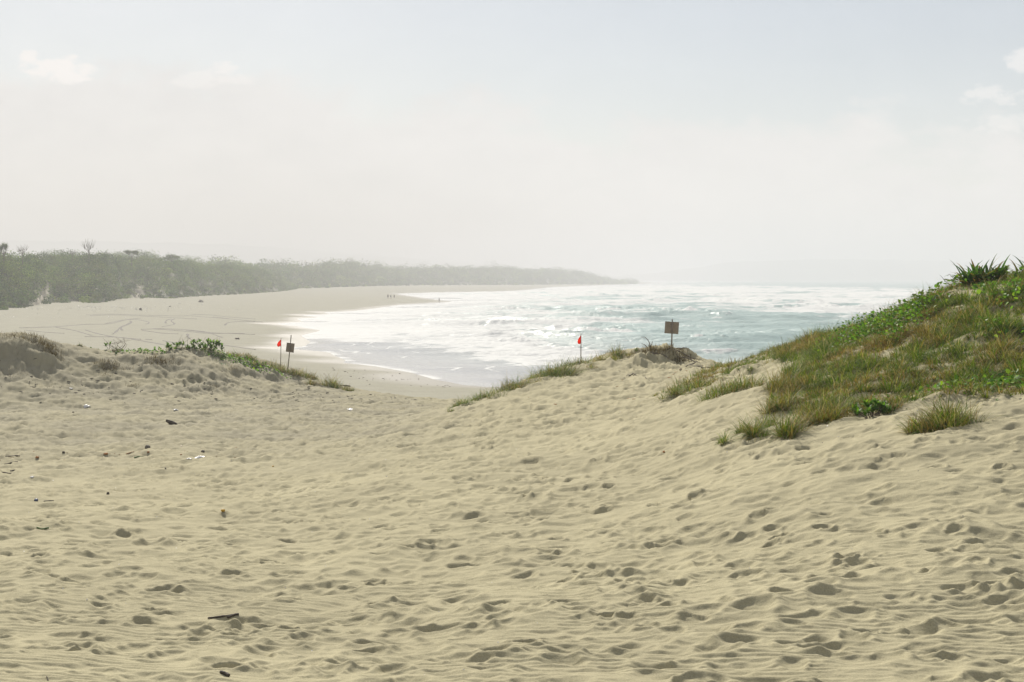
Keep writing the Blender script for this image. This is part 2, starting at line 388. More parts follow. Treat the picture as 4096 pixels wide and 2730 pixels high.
# ------------------------------------------------------------------ sea
kk = np.concatenate([np.arange(600, 300, -.9), np.arange(300, 30, -.6), np.arange(30, 3.0, -.25)])
SR = CAMZ*F/kk
sc_ = np.concatenate([np.linspace(-3000, 900, 40)[:-1], np.arange(900, 4200, 4.), np.linspace(4200, 14000, 120)])
SA = (sc_-CX)/F
sA, sD = np.meshgrid(SA, SR); SX = sA*sD; SY = sD; SPX = CX+sA*F; SK = CAMZ*F/sD; SPY = SK+HY
rs = slice(None, None, 3)
ssd = shore_sd(SX[::3, ::3], SY[::3, ::3])
ssd = bil(ssd, (np.arange(SX.shape[0])/3.)[:, None]+0*SX, (np.arange(SX.shape[1])/3.)[None, :]+0*SX)
off = np.maximum(-ssd, 0)
COV = """1150,1290,.95 1300,1290,.95 1500,1270,.9 1500,1340,.9 1700,1330,.8 1600,1300,.85 1900,1320,.6 1900,1250,.5 1750,1290,.6 1800,1212,.75 1900,1180,.75 2000,1350,.88 2200,1425,.9 2250,1470,.95 2100,1480,1 1950,1440,.95 1800,1400,.85
1700,1400,.85 1600,1380,.9 2000,1400,.75 2200,1300,.58 2100,1270,.6 2300,1250,.58 2400,1350,.42 2300,1390,.36 2500,1400,.24 2700,1400,.16 2900,1400,.15 3050,1370,.15 2600,1310,.38 2800,1300,.24 3000,1300,.2 3150,1280,.3 2500,1220,.6 2700,1215,.62 2800,1190,.65
3000,1220,.7 3200,1220,.72 3400,1250,.7 3600,1205,.85 3700,1180,.9 2400,1165,.75 2800,1155,.8 3200,1160,.75 3500,1158,.6 3620,1168,.8 3500,1133,.0 3700,1133,.0 4000,1133,.0 3420,1124,.0 3600,1124,.0 3450,1142,.03 3650,1146,.03 3550,1119,0 3800,1122,0 3380,1128,.1 3250,1128,.5 2800,1125,.85 2200,1130,.9 1900,1150,.9 2500,1120,.9 3000,1120,.7 3500,1119,.05 4000,1119,.05 2350,1200,.6 2100,1220,.55 2900,1260,.3"""
cov = [tuple(float(t) for t in s.split(',')) for s in COV.split()]
num = np.zeros_like(SX); den = np.zeros_like(SX)
lx = SPX/140.; lk = np.log(SK)*9
for a, b, c in cov:
    w_ = 1/((lx-a/140.)**2+(lk-math.log(b-HY)*9)**2+.15)**1.6
    num += w_*c; den += w_
cover = num/den
# sea surface: crossing swells, chop and named breakers
dep = np.clip(off/45., 0, 1)**.8
far_f = sstep(2600, 500, sD)
wz = np.zeros_like(SX)
for wl, amp, ang, sh in [(38,.34,-.15,1),(24,.20,.22,2),(15,.13,-.35,3),(9,.08,.1,4)]:
    c, s = math.sin(ang), math.cos(ang)
    p = (SX*c+SY*s)/wl+1.1*fbm(SX/(wl*2.4), SY/(wl*2.4), 2, 130+sh)
    t = .5+.5*np.sin(2*math.pi*p); wz += amp*(t**1.8*1.6-.6)*(.7+1.3*np.clip(fbm(SX/60, SY/60, 2, 150+sh)+.5, 0, 1))*np.clip(wl*F/sD/60, 0, 1)
wz += .06*fbm(SX/2.2, SY/1.6, 3, 160)*sstep(500, 200, sD)
foamx = np.zeros_like(SX); face = np.zeros_like(SX)
BRK = """1970,1345,90,1.15,.35,1 2070,1366,90,1.25,.45,1 2160,1392,90,1.15,.4,1 2240,1412,70,.8,.4,1 2200,1440,120,.7,.2,1 1720,1330,70,.8,0,1 1690,1312,90,.5,0,1 2244,1316,60,1.2,.1,1 2096,1258,45,1.1,.1,1 2249,1222,55,1.3,0,1 2262,1206,50,1.0,0,1 1770,1253,30,.9,0,1
1880,1213,120,.8,0,1 1960,1190,160,.9,0,1 2200,1196,90,1.,0,.4 2755,1256,60,1.3,0,.9 2830,1258,55,1.3,0,.1 2885,1276,55,1.6,0,.55 3293,1222,60,2.0,0,.6 3230,1216,60,1.6,0,1 3020,1182,55,1.6,0,1 3274,1164,80,1.8,0,.3 3310,1137,120,1.8,0,.5 3617,1188,90,1.9,0,1
3460,1238,90,1.2,0,1 2410,1186,80,1.3,0,.5 2640,1196,60,1.4,0,.5 2560,1238,120,.6,0,.1 2550,1268,90,.6,0,0 2480,1318,120,.55,0,0 2330,1345,90,.6,0,.1 2640,1340,160,.5,0,0 2900,1350,150,.45,0,0 2300,1400,70,.6,0,.6 2900,1212,150,1.0,0,1 2700,1172,180,1.2,0,1 2450,1150,150,1.2,0,1
3100,1205,120,1.0,0,1 3000,1150,150,1.5,0,1 2250,1160,140,1.2,0,1 2050,1210,60,.9,0,1 2450,1208,60,1.,0,1 2000,1300,100,.5,0,.5 1880,1290,60,.5,0,.6 2160,1330,70,.6,0,.7 1980,1260,90,.5,0,.3 2330,1278,100,.6,0,.4 3150,1240,100,.9,0,.9 1900,1370,90,.5,.2,1 2020,1440,120,.45,.3,1 2130,1470,90,.4,.3,1 1620,1360,120,.3,.1,1"""
def breaker(a, b, hl, h, ang, fo):
    d0 = CAMZ*F/(b-HY); x0 = (a-CX)/F*d0; L = hl/F*d0
    R = L*2.6
    i0, i1 = np.searchsorted(SR, [d0-40*h-ang*R, d0+40*h+ang*R]); j0, j1 = np.searchsorted(SA, [(x0-R)/d0, (x0+R)/d0])
    sl = (slice(max(i0, 0), i1), slice(j0, j1))
    xs = SX[sl]-x0; ys = SY[sl]-d0+xs*ang*1.6+1.6*h*fbm(SX[sl]/(6*h), SY[sl]/(30*h), 3, int(a))
    lat = np.exp(-(xs/L)**2)*np.clip(.75+.6*fbm(SX[sl]/(2.0*h+.5), SY[sl]/5., 4, int(b)), .1, 1.5)
    prof = np.where(ys < 0, np.exp(-(ys/(1.5*h))**2), np.exp(-(ys/(5.5*h))**2))
    wz[sl] += .75*h*lat*prof
    fr = np.where(ys < 0, np.exp(-(ys/(6*h))**2), np.exp(-(ys/(1.6*h))**2))
    foamx[sl] = np.maximum(foamx[sl], fo*np.clip(lat*1.3, 0, 1)*fr)
    face[sl] = np.maximum(face[sl], (1-fo)*lat*np.where(ys < 0, np.exp(-(ys/(2.2*h))**2), .4*prof))
for s in BRK.split():
    q = [float(t) for t in s.split(',')]; q[2] *= 1.4; q[3] *= .95; breaker(*q)
for q in [(2500,1152,330,1.3,0,1),(3150,1160,300,1.4,.02,1),(2250,1176,260,1.0,0,1),(2900,1186,300,1.2,.03,1),(2500,1206,230,1.0,0,.95),(3250,1232,240,1.2,.05,1),(2050,1238,180,.8,0,.9),(2620,1252,200,.9,.04,.9),(2150,1285,200,.7,.04,.95),(2420,1322,170,.7,.05,.9),(1900,1305,190,.6,.05,1),(2080,1420,170,.6,.25,1)]: breaker(*q)
R2 = random.Random(9); BRK2 = []
for _ in range(90):
    b = HY+math.exp(R2.uniform(math.log(22), math.log(330))); BRK2.append((R2.uniform(1850, 3700), b, R2.uniform(20, 55)*(b-HY)**.5/8, R2.uniform(.3, .8)*(1-.5*sstep(120, 260, b-HY)), R2.uniform(-.1, .2), R2.uniform(.45, .9)))
for q in BRK2: breaker(*q)
wz *= dep
edge = np.exp(-(off/1.3)**2)
film = sstep(235, 262, SK+14*fbm(SX/9., SY/9., 2, 170))*sstep(19+5*fbm(SX/7., SY/5., 3, 171), 13, off+4*fbm(SX/3., SY/3., 2, 172))
lines = np.zeros_like(SX)
for c0 in (4.5, 9.0, 13.5): lines = np.maximum(lines, np.exp(-((off-c0-3.2*fbm(SX/9.+c0, SY/9., 3, 180))/.42)**2)*sstep(-.3, .5, fbm(SX/12., SY/6.+c0, 2, 181)))
fn = .42*fbm(SX/11., SY/6.5, 4, 190)+.33*fbm(SX/3.2, SY/1.9, 3, 191)*sstep(900, 250, sD)+.30*fbm(SX/38., SY/22., 3, 192)
fn = .5+.62*fn
cover = cover*(.97+.5*fbm(SX/70., SY/30., 3, 205))
foam = sstep(1.02-cover-.34, 1.02-cover+.30, fn)*np.clip(.35+cover, 0, 1)
foam = np.maximum(foam, sstep(.15, .75, foamx*(.55+.9*fn)-.5*(.5-fn)-.35*np.abs(fbm(SX/4.5, SY/3., 4, 206))))*(1-.9*np.clip(face*1.5, 0, 1)*(foamx < .45))
foam = foam*(1-film)+film*np.maximum(.10*sstep(.4, .8, fn), .75*lines)
foam = np.maximum(foam, .85*edge*sstep(-.5, .2, fbm(SX/8., SY/8., 2, 200)))
wz += foam*.10*(fbm(SX/1.3, SY/1.0, 3, 201)+.4)*dep*sstep(600, 250, sD)
depthc = np.clip(off/55., 0, 1)
m, nt, out = newmat('sea_water'); co = objco(nt)
fo = attr(nt, 'foam'); dc = attr(nt, 'depthc')
wc = mixc(nt, dc, (.36, .345, .335, 1), (.24, .335, .32, 1))
st = nd(nt, 'ShaderNodeMapping', {'Vector': co, 'Scale': (.55, 1., 1.)}).outputs[0]
fn_ = noise(nt, st, .9, 5, .62); fn2 = noise(nt, st, .16, 4, .6)
fm = mathn(nt, 'ADD', fo, mathn(nt, 'MULTIPLY', mathn(nt, 'ADD', mathn(nt, 'MULTIPLY', mathn(nt, 'SUBTRACT', fn_, .5), 1.1), mathn(nt, 'MULTIPLY', mathn(nt, 'SUBTRACT', fn2, .5), .8)), mathn(nt, 'ADD', .12, maprange(nt, fo, 0, .6, 0, .75))))
fm = maprange(nt, fm, .18, .88, 0, 1, True)
wb = nd(nt, 'ShaderNodeBsdfPrincipled', {'Base Color': wc, 'Roughness': maprange(nt, dc, 0, .6, .07, .47), 'IOR': 1.33})
hh = mathn(nt, 'ADD', mathn(nt, 'MULTIPLY', noise(nt, st, .55, 4, .6), 1.), mathn(nt, 'MULTIPLY', noise(nt, st, 2.2, 3, .6), .35))
bp = nd(nt, 'ShaderNodeBump', {'Strength': maprange(nt, dc, 0, .5, .05, .55), 'Distance': .5, 'Height': hh}); nt.links.new(bp.outputs[0], wb.inputs['Normal'])
fb = nd(nt, 'ShaderNodeBsdfPrincipled', {'Base Color': (.62, .625, .61, 1), 'Roughness': .9, 'Specular IOR Level': .1})
bp2 = nd(nt, 'ShaderNodeBump', {'Strength': .8, 'Distance': .35, 'Height': fn_}); nt.links.new(bp2.outputs[0], fb.inputs['Normal'])
mx = nd(nt, 'ShaderNodeMixShader', {0: fm, 1: wb.outputs[0], 2: fb.outputs[0]}); nt.links.new(mx.outputs[0], out.inputs[0])
M_SEA = m
sea = mesh_np('sea', np.stack([SX, SY, wz], -1).reshape(-1, 3), grid_faces(*SX.shape), M_SEA, True, {'foam': foam.ravel(), 'depthc': depthc.ravel()})
tag(sea, kind='structure')
# ------------------------------------------------------------------ vegetation helpers
M_GRASS = leafmat('grass_blade', .32, .6, .06); M_LEAF = leafmat('broad_leaf', .4, .5, .12); M_FOREST = leafmat('forest_leaf', .25, .7, .1)
M_TWIG = simple('dead_twig', (.13, .10, .075, 1), .85, .35, 20); M_BARK = simple('bark', (.12, .10, .08, 1), .9, .3, 6)
GREEN = np.array([(.06, .115, .012), (.095, .15, .014), (.045, .09, .012), (.15, .18, .018)])
STRAW = np.array([(.22, .16, .045), (.18, .12, .032), (.27, .205, .07), (.14, .09, .03)])
def blades(base, az, length, lean, width, col, tipcol, seg=4, curl=1.0, twist=None):
    """many bent grass blades at once. base (N,3); returns V, F, C"""
    N = len(base); t = np.linspace(0, 1, seg+1)
    dirx = np.stack([np.cos(az), np.sin(az), 0*az], 1); side = np.stack([-np.sin(az), np.cos(az), 0*az], 1)
    V = np.zeros((N, seg+1, 2, 3)); C = np.zeros((N, seg+1, 2, 3)); p = base.copy(); ds = length/seg
    for i in range(seg+1):
        th = lean+curl*(t[i]**1.3)
        w = width*(1-t[i]**1.6*.93)*.5
        V[:, i, 0] = p-side*w[:, None]; V[:, i, 1] = p+side*w[:, None]
        C[:, i, :] = (col*(1-t[i]**2)+tipcol*t[i]**2)[:, None]
        p = p+(dirx*np.sin(th)[:, None]+np.array([0, 0, 1.])*np.cos(th)[:, None])*ds[:, None]
    b = np.arange(N)[:, None]*(seg+1)*2; i = np.arange(seg)[None]*2
    Fq = np.stack([b+i, b+i+1, b+i+3, b+i+2], -1).reshape(-1, 4)
    return V.reshape(-1, 3), Fq, C.reshape(-1, 3)
def tuft_geo(cent, rad, nb, hgt, mixg, r, spread=1.0, wid=.007, out=None):
    """blades of several tufts. cent (T,3), rad/hgt/mixg (T,)  mixg = share of green"""
    T = len(cent); k = np.repeat(np.arange(T), nb); N = len(k)
    a = r.uniform(0, 2*math.pi, N); q = np.sqrt(r.uniform(0, 1, N))
    base = cent[k]+np.stack([np.cos(a)*q*rad[k], np.sin(a)*q*rad[k], -.02+0*q], 1)
    az = a+r.normal(0, .7, N)
    if out is not None: az = np.arctan2(np.sin(az)+out[k, 1], np.cos(az)+out[k, 0])
    L = hgt[k]*r.uniform(.55, 1.25, N)
    lean = (.18+.72*q*spread)*r.uniform(.4, 1.4, N)
    g = r.uniform(0, 1, N) < mixg[k]
    col = np.where(g[:, None], GREEN[r.integers(0, 4, N)], STRAW[r.integers(0, 4, N)])*r.uniform(.75, 1.6, (N, 1))
    pale = r.uniform(0, 1, N) < .10; col[pale] = np.array([.42, .36, .20])
    tip = np.where((r.uniform(0, 1, N) < .45)[:, None], col*.5+STRAW[r.integers(0, 4, N)]*.55, col*1.15)
    return blades(base, az, L, lean, np.full(N, wid)*r.uniform(.7, 1.5, N), col, tip, 4, r.uniform(.4, 1.9, N))
def leaf_quads(cent, nrm_up, size, col, r, fold=.25, aspect=.62):
    """ovate leaves: 6-vertex leaf folded at the midrib (two quads)"""
    N = len(cent); az = r.uniform(0, 2*math.pi, N); tilt = r.normal(0, 1, N)*nrm_up
    d = np.stack([np.cos(az)*np.cos(tilt), np.sin(az)*np.cos(tilt), np.sin(tilt)], 1)
    s = np.stack([-np.sin(az), np.cos(az), 0*az], 1); n_ = np.cross(d, s)
    roll = r.normal(0, .5, N); s, n_ = s*np.cos(roll)[:, None]+n_*np.sin(roll)[:, None], n_*np.cos(roll)[:, None]-s*np.sin(roll)[:, None]
    S = size[:, None]; w = aspect*.5
    P = [cent, cent+d*S*.35+s*S*w+n_*S*fold*w, cent+d*S*.75+s*S*w*.75+n_*S*fold*w*.8, cent+d*S, cent+d*S*.75-s*S*w*.75+n_*S*fold*w*.8, cent+d*S*.35-s*S*w+n_*S*fold*w]
    V = np.stack(P, 1); b = np.arange(N)[:, None]*6
    F1 = np.stack([b+0, b+1, b+2, b+3], -1).reshape(-1, 4); F2 = np.stack([b+0, b+3, b+4, b+5], -1).reshape(-1, 4)
    return V.reshape(-1, 3), np.concatenate([F1, F2]), np.repeat(col, 6, 0)
def vine_thing(pts, size, cols, r, lift=.05):
    n_ = len(pts); c = cols[r.integers(0, len(cols), n_)]*r.uniform(.7, 1.3, (n_, 1))
    p = pts.copy(); p[:, 2] += r.uniform(0, 1, n_)*lift
    return leaf_quads(p, .55, size*r.uniform(.7, 1.3, n_), c, r, .3, .8)
VINE = np.array([(.085, .18, .022), (.12, .23, .03), (.06, .13, .025), (.17, .26, .03)])

# ------------------------------------------------------------------ grass on the right-hand dune (uncountable) and its vines
G_MAIN = [(3090,1400),(3140,1450),(3215,1440),(3250,1455),(3150,1490),(3110,1540),(3085,1610),(3110,1660),(3230,1660),(3300,1675),(3410,1650),(3560,1640),(3650,1600),(3780,1580),(3900,1585),(4096,1580),(4600,1575),(4600,1060),(3960,1080),(3780,1090),(3640,1180),(3400,1240),(3250,1305),(3120,1365)]
G_STRIP = [(2665,1572),(2730,1578),(2850,1535),(2930,1490),(3010,1462),(3120,1446),(3130,1395),(3040,1400),(2960,1430),(2840,1470),(2740,1540)]
r = np.random.default_rng(21)
def project(x, y, z): return CX+x/y*F, HY-F*(z-CAMZ)/y
N0 = 200000; gx = r.uniform(3.0, 22, N0); gy = r.uniform(17.5, 44, N0); gzv = gz(gx, gy); qx, qy = project(gx, gy, gzv)
ins = inpoly(qx+r.normal(0, 12, N0), qy+r.normal(0, 8, N0), G_MAIN); ins2 = inpoly(qx+r.normal(0, 10, N0), qy+r.normal(0, 5, N0), G_STRIP) & (gy > 27)
gap = fbm(gx/1.1, gy/1.1, 3, 210); bare = np.exp(-((qx-3870)/120)**2-((qy-1172)/26)**2)+.8*np.exp(-((qx-4010)/40)**2-((qy-1150)/14)**2)
lowedge = sstep(1500, 1640, qy)*(qx < 3700)
keepm = (ins & (r.uniform(0, 1, N0) < np.clip(1.05-.05*(gap < -.5)-.12*lowedge*(gap < 0), 0, 1)-bare)) | (ins2 & (r.uniform(0, 1, N0) < .5))
# crest: nothing beyond 2.5 m behind the skyline
keepm &= gy < np.interp(qx, [2600, 3040, 3300, 3700, 4600], [42, 42, 38.5, 34, 33])
idx = np.nonzero(keepm)[0]
dens = 185./(N0/((22-3)*(44-17.5))); idx = idx[r.uniform(0, 1, len(idx)) < dens]
gc = np.stack([gx[idx], gy[idx], gzv[idx]], 1); T = len(gc)
patch = fbm(gc[:, 0]/2.0, gc[:, 1]/2.0, 3, 220)+.35*fbm(gc[:, 0]/.5, gc[:, 1]/.5, 2, 221)
mixg = np.clip(.68+.9*patch, .15, .97)
hg = (.22+.16*r.uniform(0, 1, T))*.82*np.clip(1.05+1.25*fbm(gc[:, 0]/.75, gc[:, 1]/.75, 2, 222), .62, 1.8)*np.where(ins2[idx] & ~ins[idx], .8, 1)
# tussocks: each tuft belongs to the nearest of a jittered lattice of tussock centres and leans away from it
CELL = .40; cx0 = np.floor(gc[:, 0]/CELL).astype(np.int64); cy0 = np.floor(gc[:, 1]/CELL).astype(np.int64); bd = np.full(T, 9.); bx_ = np.zeros(T); by_ = np.zeros(T); hs = np.zeros(T)
for i in (-1, 0, 1):
    for j in (-1, 0, 1):
        h1 = _hash(cx0+i, cy0+j, 401)/4294967296.; h2 = _hash(cx0+i, cy0+j, 402)/4294967296.; h3 = _hash(cx0+i, cy0+j, 403)/4294967296.
        dx = gc[:, 0]-(cx0+i+.1+.8*h1)*CELL; dy = gc[:, 1]-(cy0+j+.1+.8*h2)*CELL; dd = np.hypot(dx, dy); b_ = dd < bd
        bd[b_] = dd[b_]; bx_[b_] = dx[b_]; by_[b_] = dy[b_]; hs[b_] = h3[b_]
hg = hg*np.clip(1.25-1.1*(bd/.30)**2, .55, 1.25)*(.75+.5*hs)*.82; mixg = np.clip(mixg+(hs-.5)*.9, .05, 1)
outv = np.stack([bx_, by_], 1)/(bd[:, None]+.03)*.75*np.clip(bd/.12, 0, 1.6)[:, None]
v, f, c = tuft_geo(gc, r.uniform(.02, .07, T), 15, hg, mixg, r, 1.8, .0095, outv)
o = mesh_np('dune_grass', v, f, M_GRASS, False, {'Col': c})
tag(o, 'thick green and straw coloured grass covering the dune on the right', 'grass', kind='stuff')
def scatter_px(cx, cy, sx, sy, n_, r, dmax=60):
    """points on the ground round a photo position, spread in metres"""
    p = on_sand(cx, cy, 6, 80); x = p[0]+r.normal(0, sx, n_); y = p[1]+r.normal(0, sy, n_)
    return np.stack([x, y, gz(x, y)], 1)
def vine(name, label, spots, size, lift, seed, cat='vine'):
    r = np.random.default_rng(seed)
    P = np.concatenate([scatter_px(a, b, s1, s2, int(nn), r) for a, b, s1, s2, nn in spots])
    v, f, c = vine_thing(P, size, VINE, r, lift)
    o = mesh_np(name, v, f, M_LEAF, False, {'Col': c}); return tag(o, label, cat, kind='stuff')
vine('beach_vine', 'bright yellow green creeper spreading through the grass halfway up the right dune', [(3480,1340,.45,.4,420),(3560,1320,.3,.3,300),(3410,1350,.25,.3,170),(3640,1300,.25,.3,150),(3600,1360,.2,.2,90),(3340,1365,.2,.2,70),(3450,1300,.12,.2,60),(3540,1385,.2,.2,60)], .062, .36, 1)
vine('beach_vine', 'green creeper below the strap leaved plant at the top of the right dune', [(3690,1225,.2,.3,110),(3720,1235,.3,.3,110),(3560,1255,.3,.3,70),(3640,1215,.25,.2,70),(3840,1112,.35,.25,90),(3950,1118,.5,.2,120),(3770,1128,.15,.2,50),(4050,1112,.4,.3,180)], .085, .24, 2)
vine('beach_vine', 'round leaved creeper near the right edge, on the upper slope of the grassy dune', [(4050,1170,.3,.4,140),(4090,1210,.3,.3,100),(3935,1175,.15,.2,70),(3990,1330,.2,.3,50)], .085, .22, 3)
vine('beach_vine', 'dark low creeper along the foot of the dune at the right edge', [(4080,1545,.6,.4,260),(3900,1560,.5,.25,150),(4180,1530,.4,.4,150)], .075, .16, 4)
vine('beach_vine', 'creeper with pale shiny leaves trailing over the left dune below the leafy shrub', [(860,1412,.5,.5,90),(900,1424,.6,.5,130),(960,1440,.6,.5,120),(1010,1458,.6,.5,110),(1060,1475,.6,.4,80)], .11, .10, 5)
vine('beach_vine', 'flat mat of green creeper on the crest of the left dune', [(560,1406,.9,.3,150),(500,1402,.5,.3,70)], .11, .12, 6)

# ------------------------------------------------------------------ separate grass tufts
def tuft_mesh(seed, nb, rad, h, green, spread=1., wid=.0075, clumps=6):
    r = np.random.default_rng(seed); k = clumps
    c = np.concatenate([np.zeros((1, 3)), np.stack([r.normal(0, rad*.5, k-1), r.normal(0, rad*.5, k-1), np.zeros(k-1)], 1)])
    return tuft_geo(c, np.full(k, rad*.45), nb//k, h*r.uniform(.45, 1.3, k), np.clip(np.full(k, green)+r.normal(0, .15, k), 0, 1), r, spread, wid)
def tuft(px, py, w_, h_, green, label, seed, nb=150, spread=1., name='grass_tuft', group='separate grass tufts', cat='grass tuft', wid=.0075, last=False):
    p = on_sand(px, py); s = p[1]/F
    v, f, c = tuft_mesh(seed, int(nb*1.8), w_*s*.5, h_*s*1.15, green, spread*1.35, max(wid, 1.1*s), max(4, nb//26))
    # settle every blade on the ground below it
    q = v.copy(); q[:, 2] += gz(p[0]+v[:, 0]*.6, p[1]+v[:, 1]*.6)-p[2]
    o = mesh_np(name, q, f, M_GRASS, False, {'Col': c}); o.location = p
    return tag(o, label, cat, group)
for i, (px, py, w_, h_, g, nb, lab) in enumerate([
    (3790,1702,190,105,.6,1000,'large bushy green and straw tuft standing alone in front of the right dune'),
    (3690,1716,100,85,.6,240,'small tuft just left of the large bushy tuft on open sand'),
    (3560,1640,70,60,.35,200,'brown grass clump rising from the low mound right of the bright green bush'),
    (3160,1737,95,105,.7,320,'tuft with straw skirt at the lower tip of the grassy slope'),
    (3020,1742,80,95,.75,280,'tuft left of the straw skirted tuft at the lower tip of the grassy slope'),
    (2965,1732,45,75,.8,110,'narrow upright green tuft beside the thin row of grass at the slope foot'),
    (2900,1766,70,55,.9,110,'lowest sparse green tuft, alone on the bare sand below the slope'),
    (3075,1702,85,65,.8,150,'thin arching tuft between the two lower tufts and the grass edge'),
    (3280,1692,165,95,.45,620,'wide straw and green clump casting a shadow at the lower edge of the grass'),
    (2940,1562,190,85,.75,560,'wide low green tuft on the pale sand knoll'),
    (3000,1478,36,36,.9,80,'small bright green tuft on top of the pale sand knoll'),
    (2820,1545,45,26,.7,60,'tiny tuft on the bare sand left of the wide low green tuft'),
    (3040,1545,30,38,.2,50,'dry brown sprig right of the wide low green tuft'),
    (2700,1580,80,50,.6,180,'grass tuft at the left end of the strip below the sign mound'),
    (2625,1582,36,26,.6,50,'small seedling tuft on sand left of the grass strip'),
    (3125,1560,80,100,.6,260,'tall upright tuft at the left edge of the grassy slope'),
    (3110,1640,80,75,.35,240,'straw coloured tuft at the left edge of the grass, low on the slope'),
    (2300,1455,110,50,.7,260,'dark green tuft on the crest directly below the lone red flag'),
    (2215,1500,190,80,.75,760,'broad dense green clump on the crest left of the lone red flag'),
    (2065,1545,150,62,.65,520,'rounded green clump on the crest, second from the low end of the row'),
    (1930,1590,150,55,.85,380,'bright green clump low on the crest beside its smaller neighbour'),
    (1850,1610,90,45,.9,220,'bright green clump nearest the low left end of the crest'),
    (1800,1645,40,25,.8,60,'last small green tuft at the low left end of the crest'),
    (2390,1440,90,50,.4,220,'brownish tuft on the crest right of the lone red flag'),
    (2480,1415,60,48,.45,180,'tuft with dark base beside the green coconut'),
    (2460,1440,60,36,.6,140,'low green tuft below the green coconut on the mound'),
    (2370,1475,50,30,.3,90,'small brown tuft on the sand face left of the sign mound'),
    (1105,1478,110,42,.45,260,'grass tuft on the left dune just right of the leaning sign'),
    (1180,1500,80,40,.4,220,'dark tuft on the right shoulder of the left dune'),
    (1045,1460,90,30,.5,200,'low grass tuft at the foot of the left red flag'),
    (985,1440,80,32,.6,200,'green grass tuft on the left dune crest left of the flag'),
    (930,1425,110,34,.55,260,'wide grass tuft on the left dune crest next to the leafy shrub'),
    (1330,1545,70,60,.55,240,'dark green tuft near the sloping right end of the left dune'),
    (1385,1562,45,30,.5,110,'last small tuft where the left dune runs out'),
    (1245,1515,60,48,.4,180,'shaded grass tuft between the sign and the right end of the left dune'),
    (1250,1540,40,45,.35,130,'brown grass clump hanging on the face of the left dune'),
    (320,1378,22,18,.6,50,'tiny round tuft standing alone on the left dune crest'),
    (470,1398,60,20,.75,90,'short green tuft under the bare twigs on the left dune'),
    ]): tuft(px, py, w_, h_*(.9 if px < 2400 else 1), g, lab, 300+i, int(nb*(1.5 if px < 2400 else 1.1)), 1.8 if px < 2400 else 1.15)
# withered root mats on the left dune's face and the sign mound
DEAD = STRAW*.42
def deadmat(px, py, w_, h_, nb, lab, seed):
    p = on_sand(px, py); s = p[1]/F; r = np.random.default_rng(seed); N = nb
    b = np.stack([r.normal(0, w_*s*.35, N), r.normal(0, w_*s*.3, N), 0*r.uniform(0, 1, N)], 1)
    b[:, 2] = gz(p[0]+b[:, 0], p[1]+b[:, 1])-p[2]-.02
    c = DEAD[r.integers(0, 4, N)]*r.uniform(.5, 1.5, (N, 1))
    v, f, c = blades(b, r.uniform(0, 6.28, N), h_*s*r.uniform(.4, 1.2, N), r.uniform(.1, 1.3, N), np.full(N, 1.1*s), c, c*1.3, 4, r.uniform(.5, 2.6, N))
    o = mesh_np('withered_grass', v, f, M_GRASS, False, {'Col': c}); o.location = p
    return tag(o, lab, 'dead grass', 'withered grass mats')
for i, (px, py, w_, h_, nb, lab) in enumerate([
    (100,1350,200,24,900,'withered grass fringe along the top of the cut bank at the left edge'),
    (190,1385,80,32,460,'withered roots hanging over the right corner of the cut bank'),
    (205,1415,60,32,320,'withered mat tumbling down the cut bank below its right corner'),
    (430,1470,90,30,460,'dark withered clump in the middle of the left dune face'),
    (640,1450,90,34,420,'long withered mat slanting down the left dune face'),
    (420,1495,50,14,90,'thin withered scraps below the dark clump on the left dune face'),
    (530,1545,40,16,90,'small withered clump at the foot of the left dune face'),
    (940,1475,60,18,110,'withered root tangle under the creeper on the left dune'),
    (850,1545,40,14,90,'withered clump low on the left dune face'),
    (250,1535,120,10,120,'flat withered scatter at the foot of the left dune near the cut bank'),
    (60,1500,90,12,110,'withered stems on the sand below the cut bank'),
    (2610,1400,110,46,800,'brown withered clump at the bare curved branch on the sign mound'),
    (2690,1402,110,40,700,'heap of withered stalks around the foot of the right sign post'),
    (2740,1425,80,28,420,'withered stalks spilling off the right side of the sign mound'),
    (2425,1415,60,22,120,'reddish withered sprigs left of the sign mound crest'),
    ]): deadmat(px, py, w_, h_, nb, lab, 400+i)

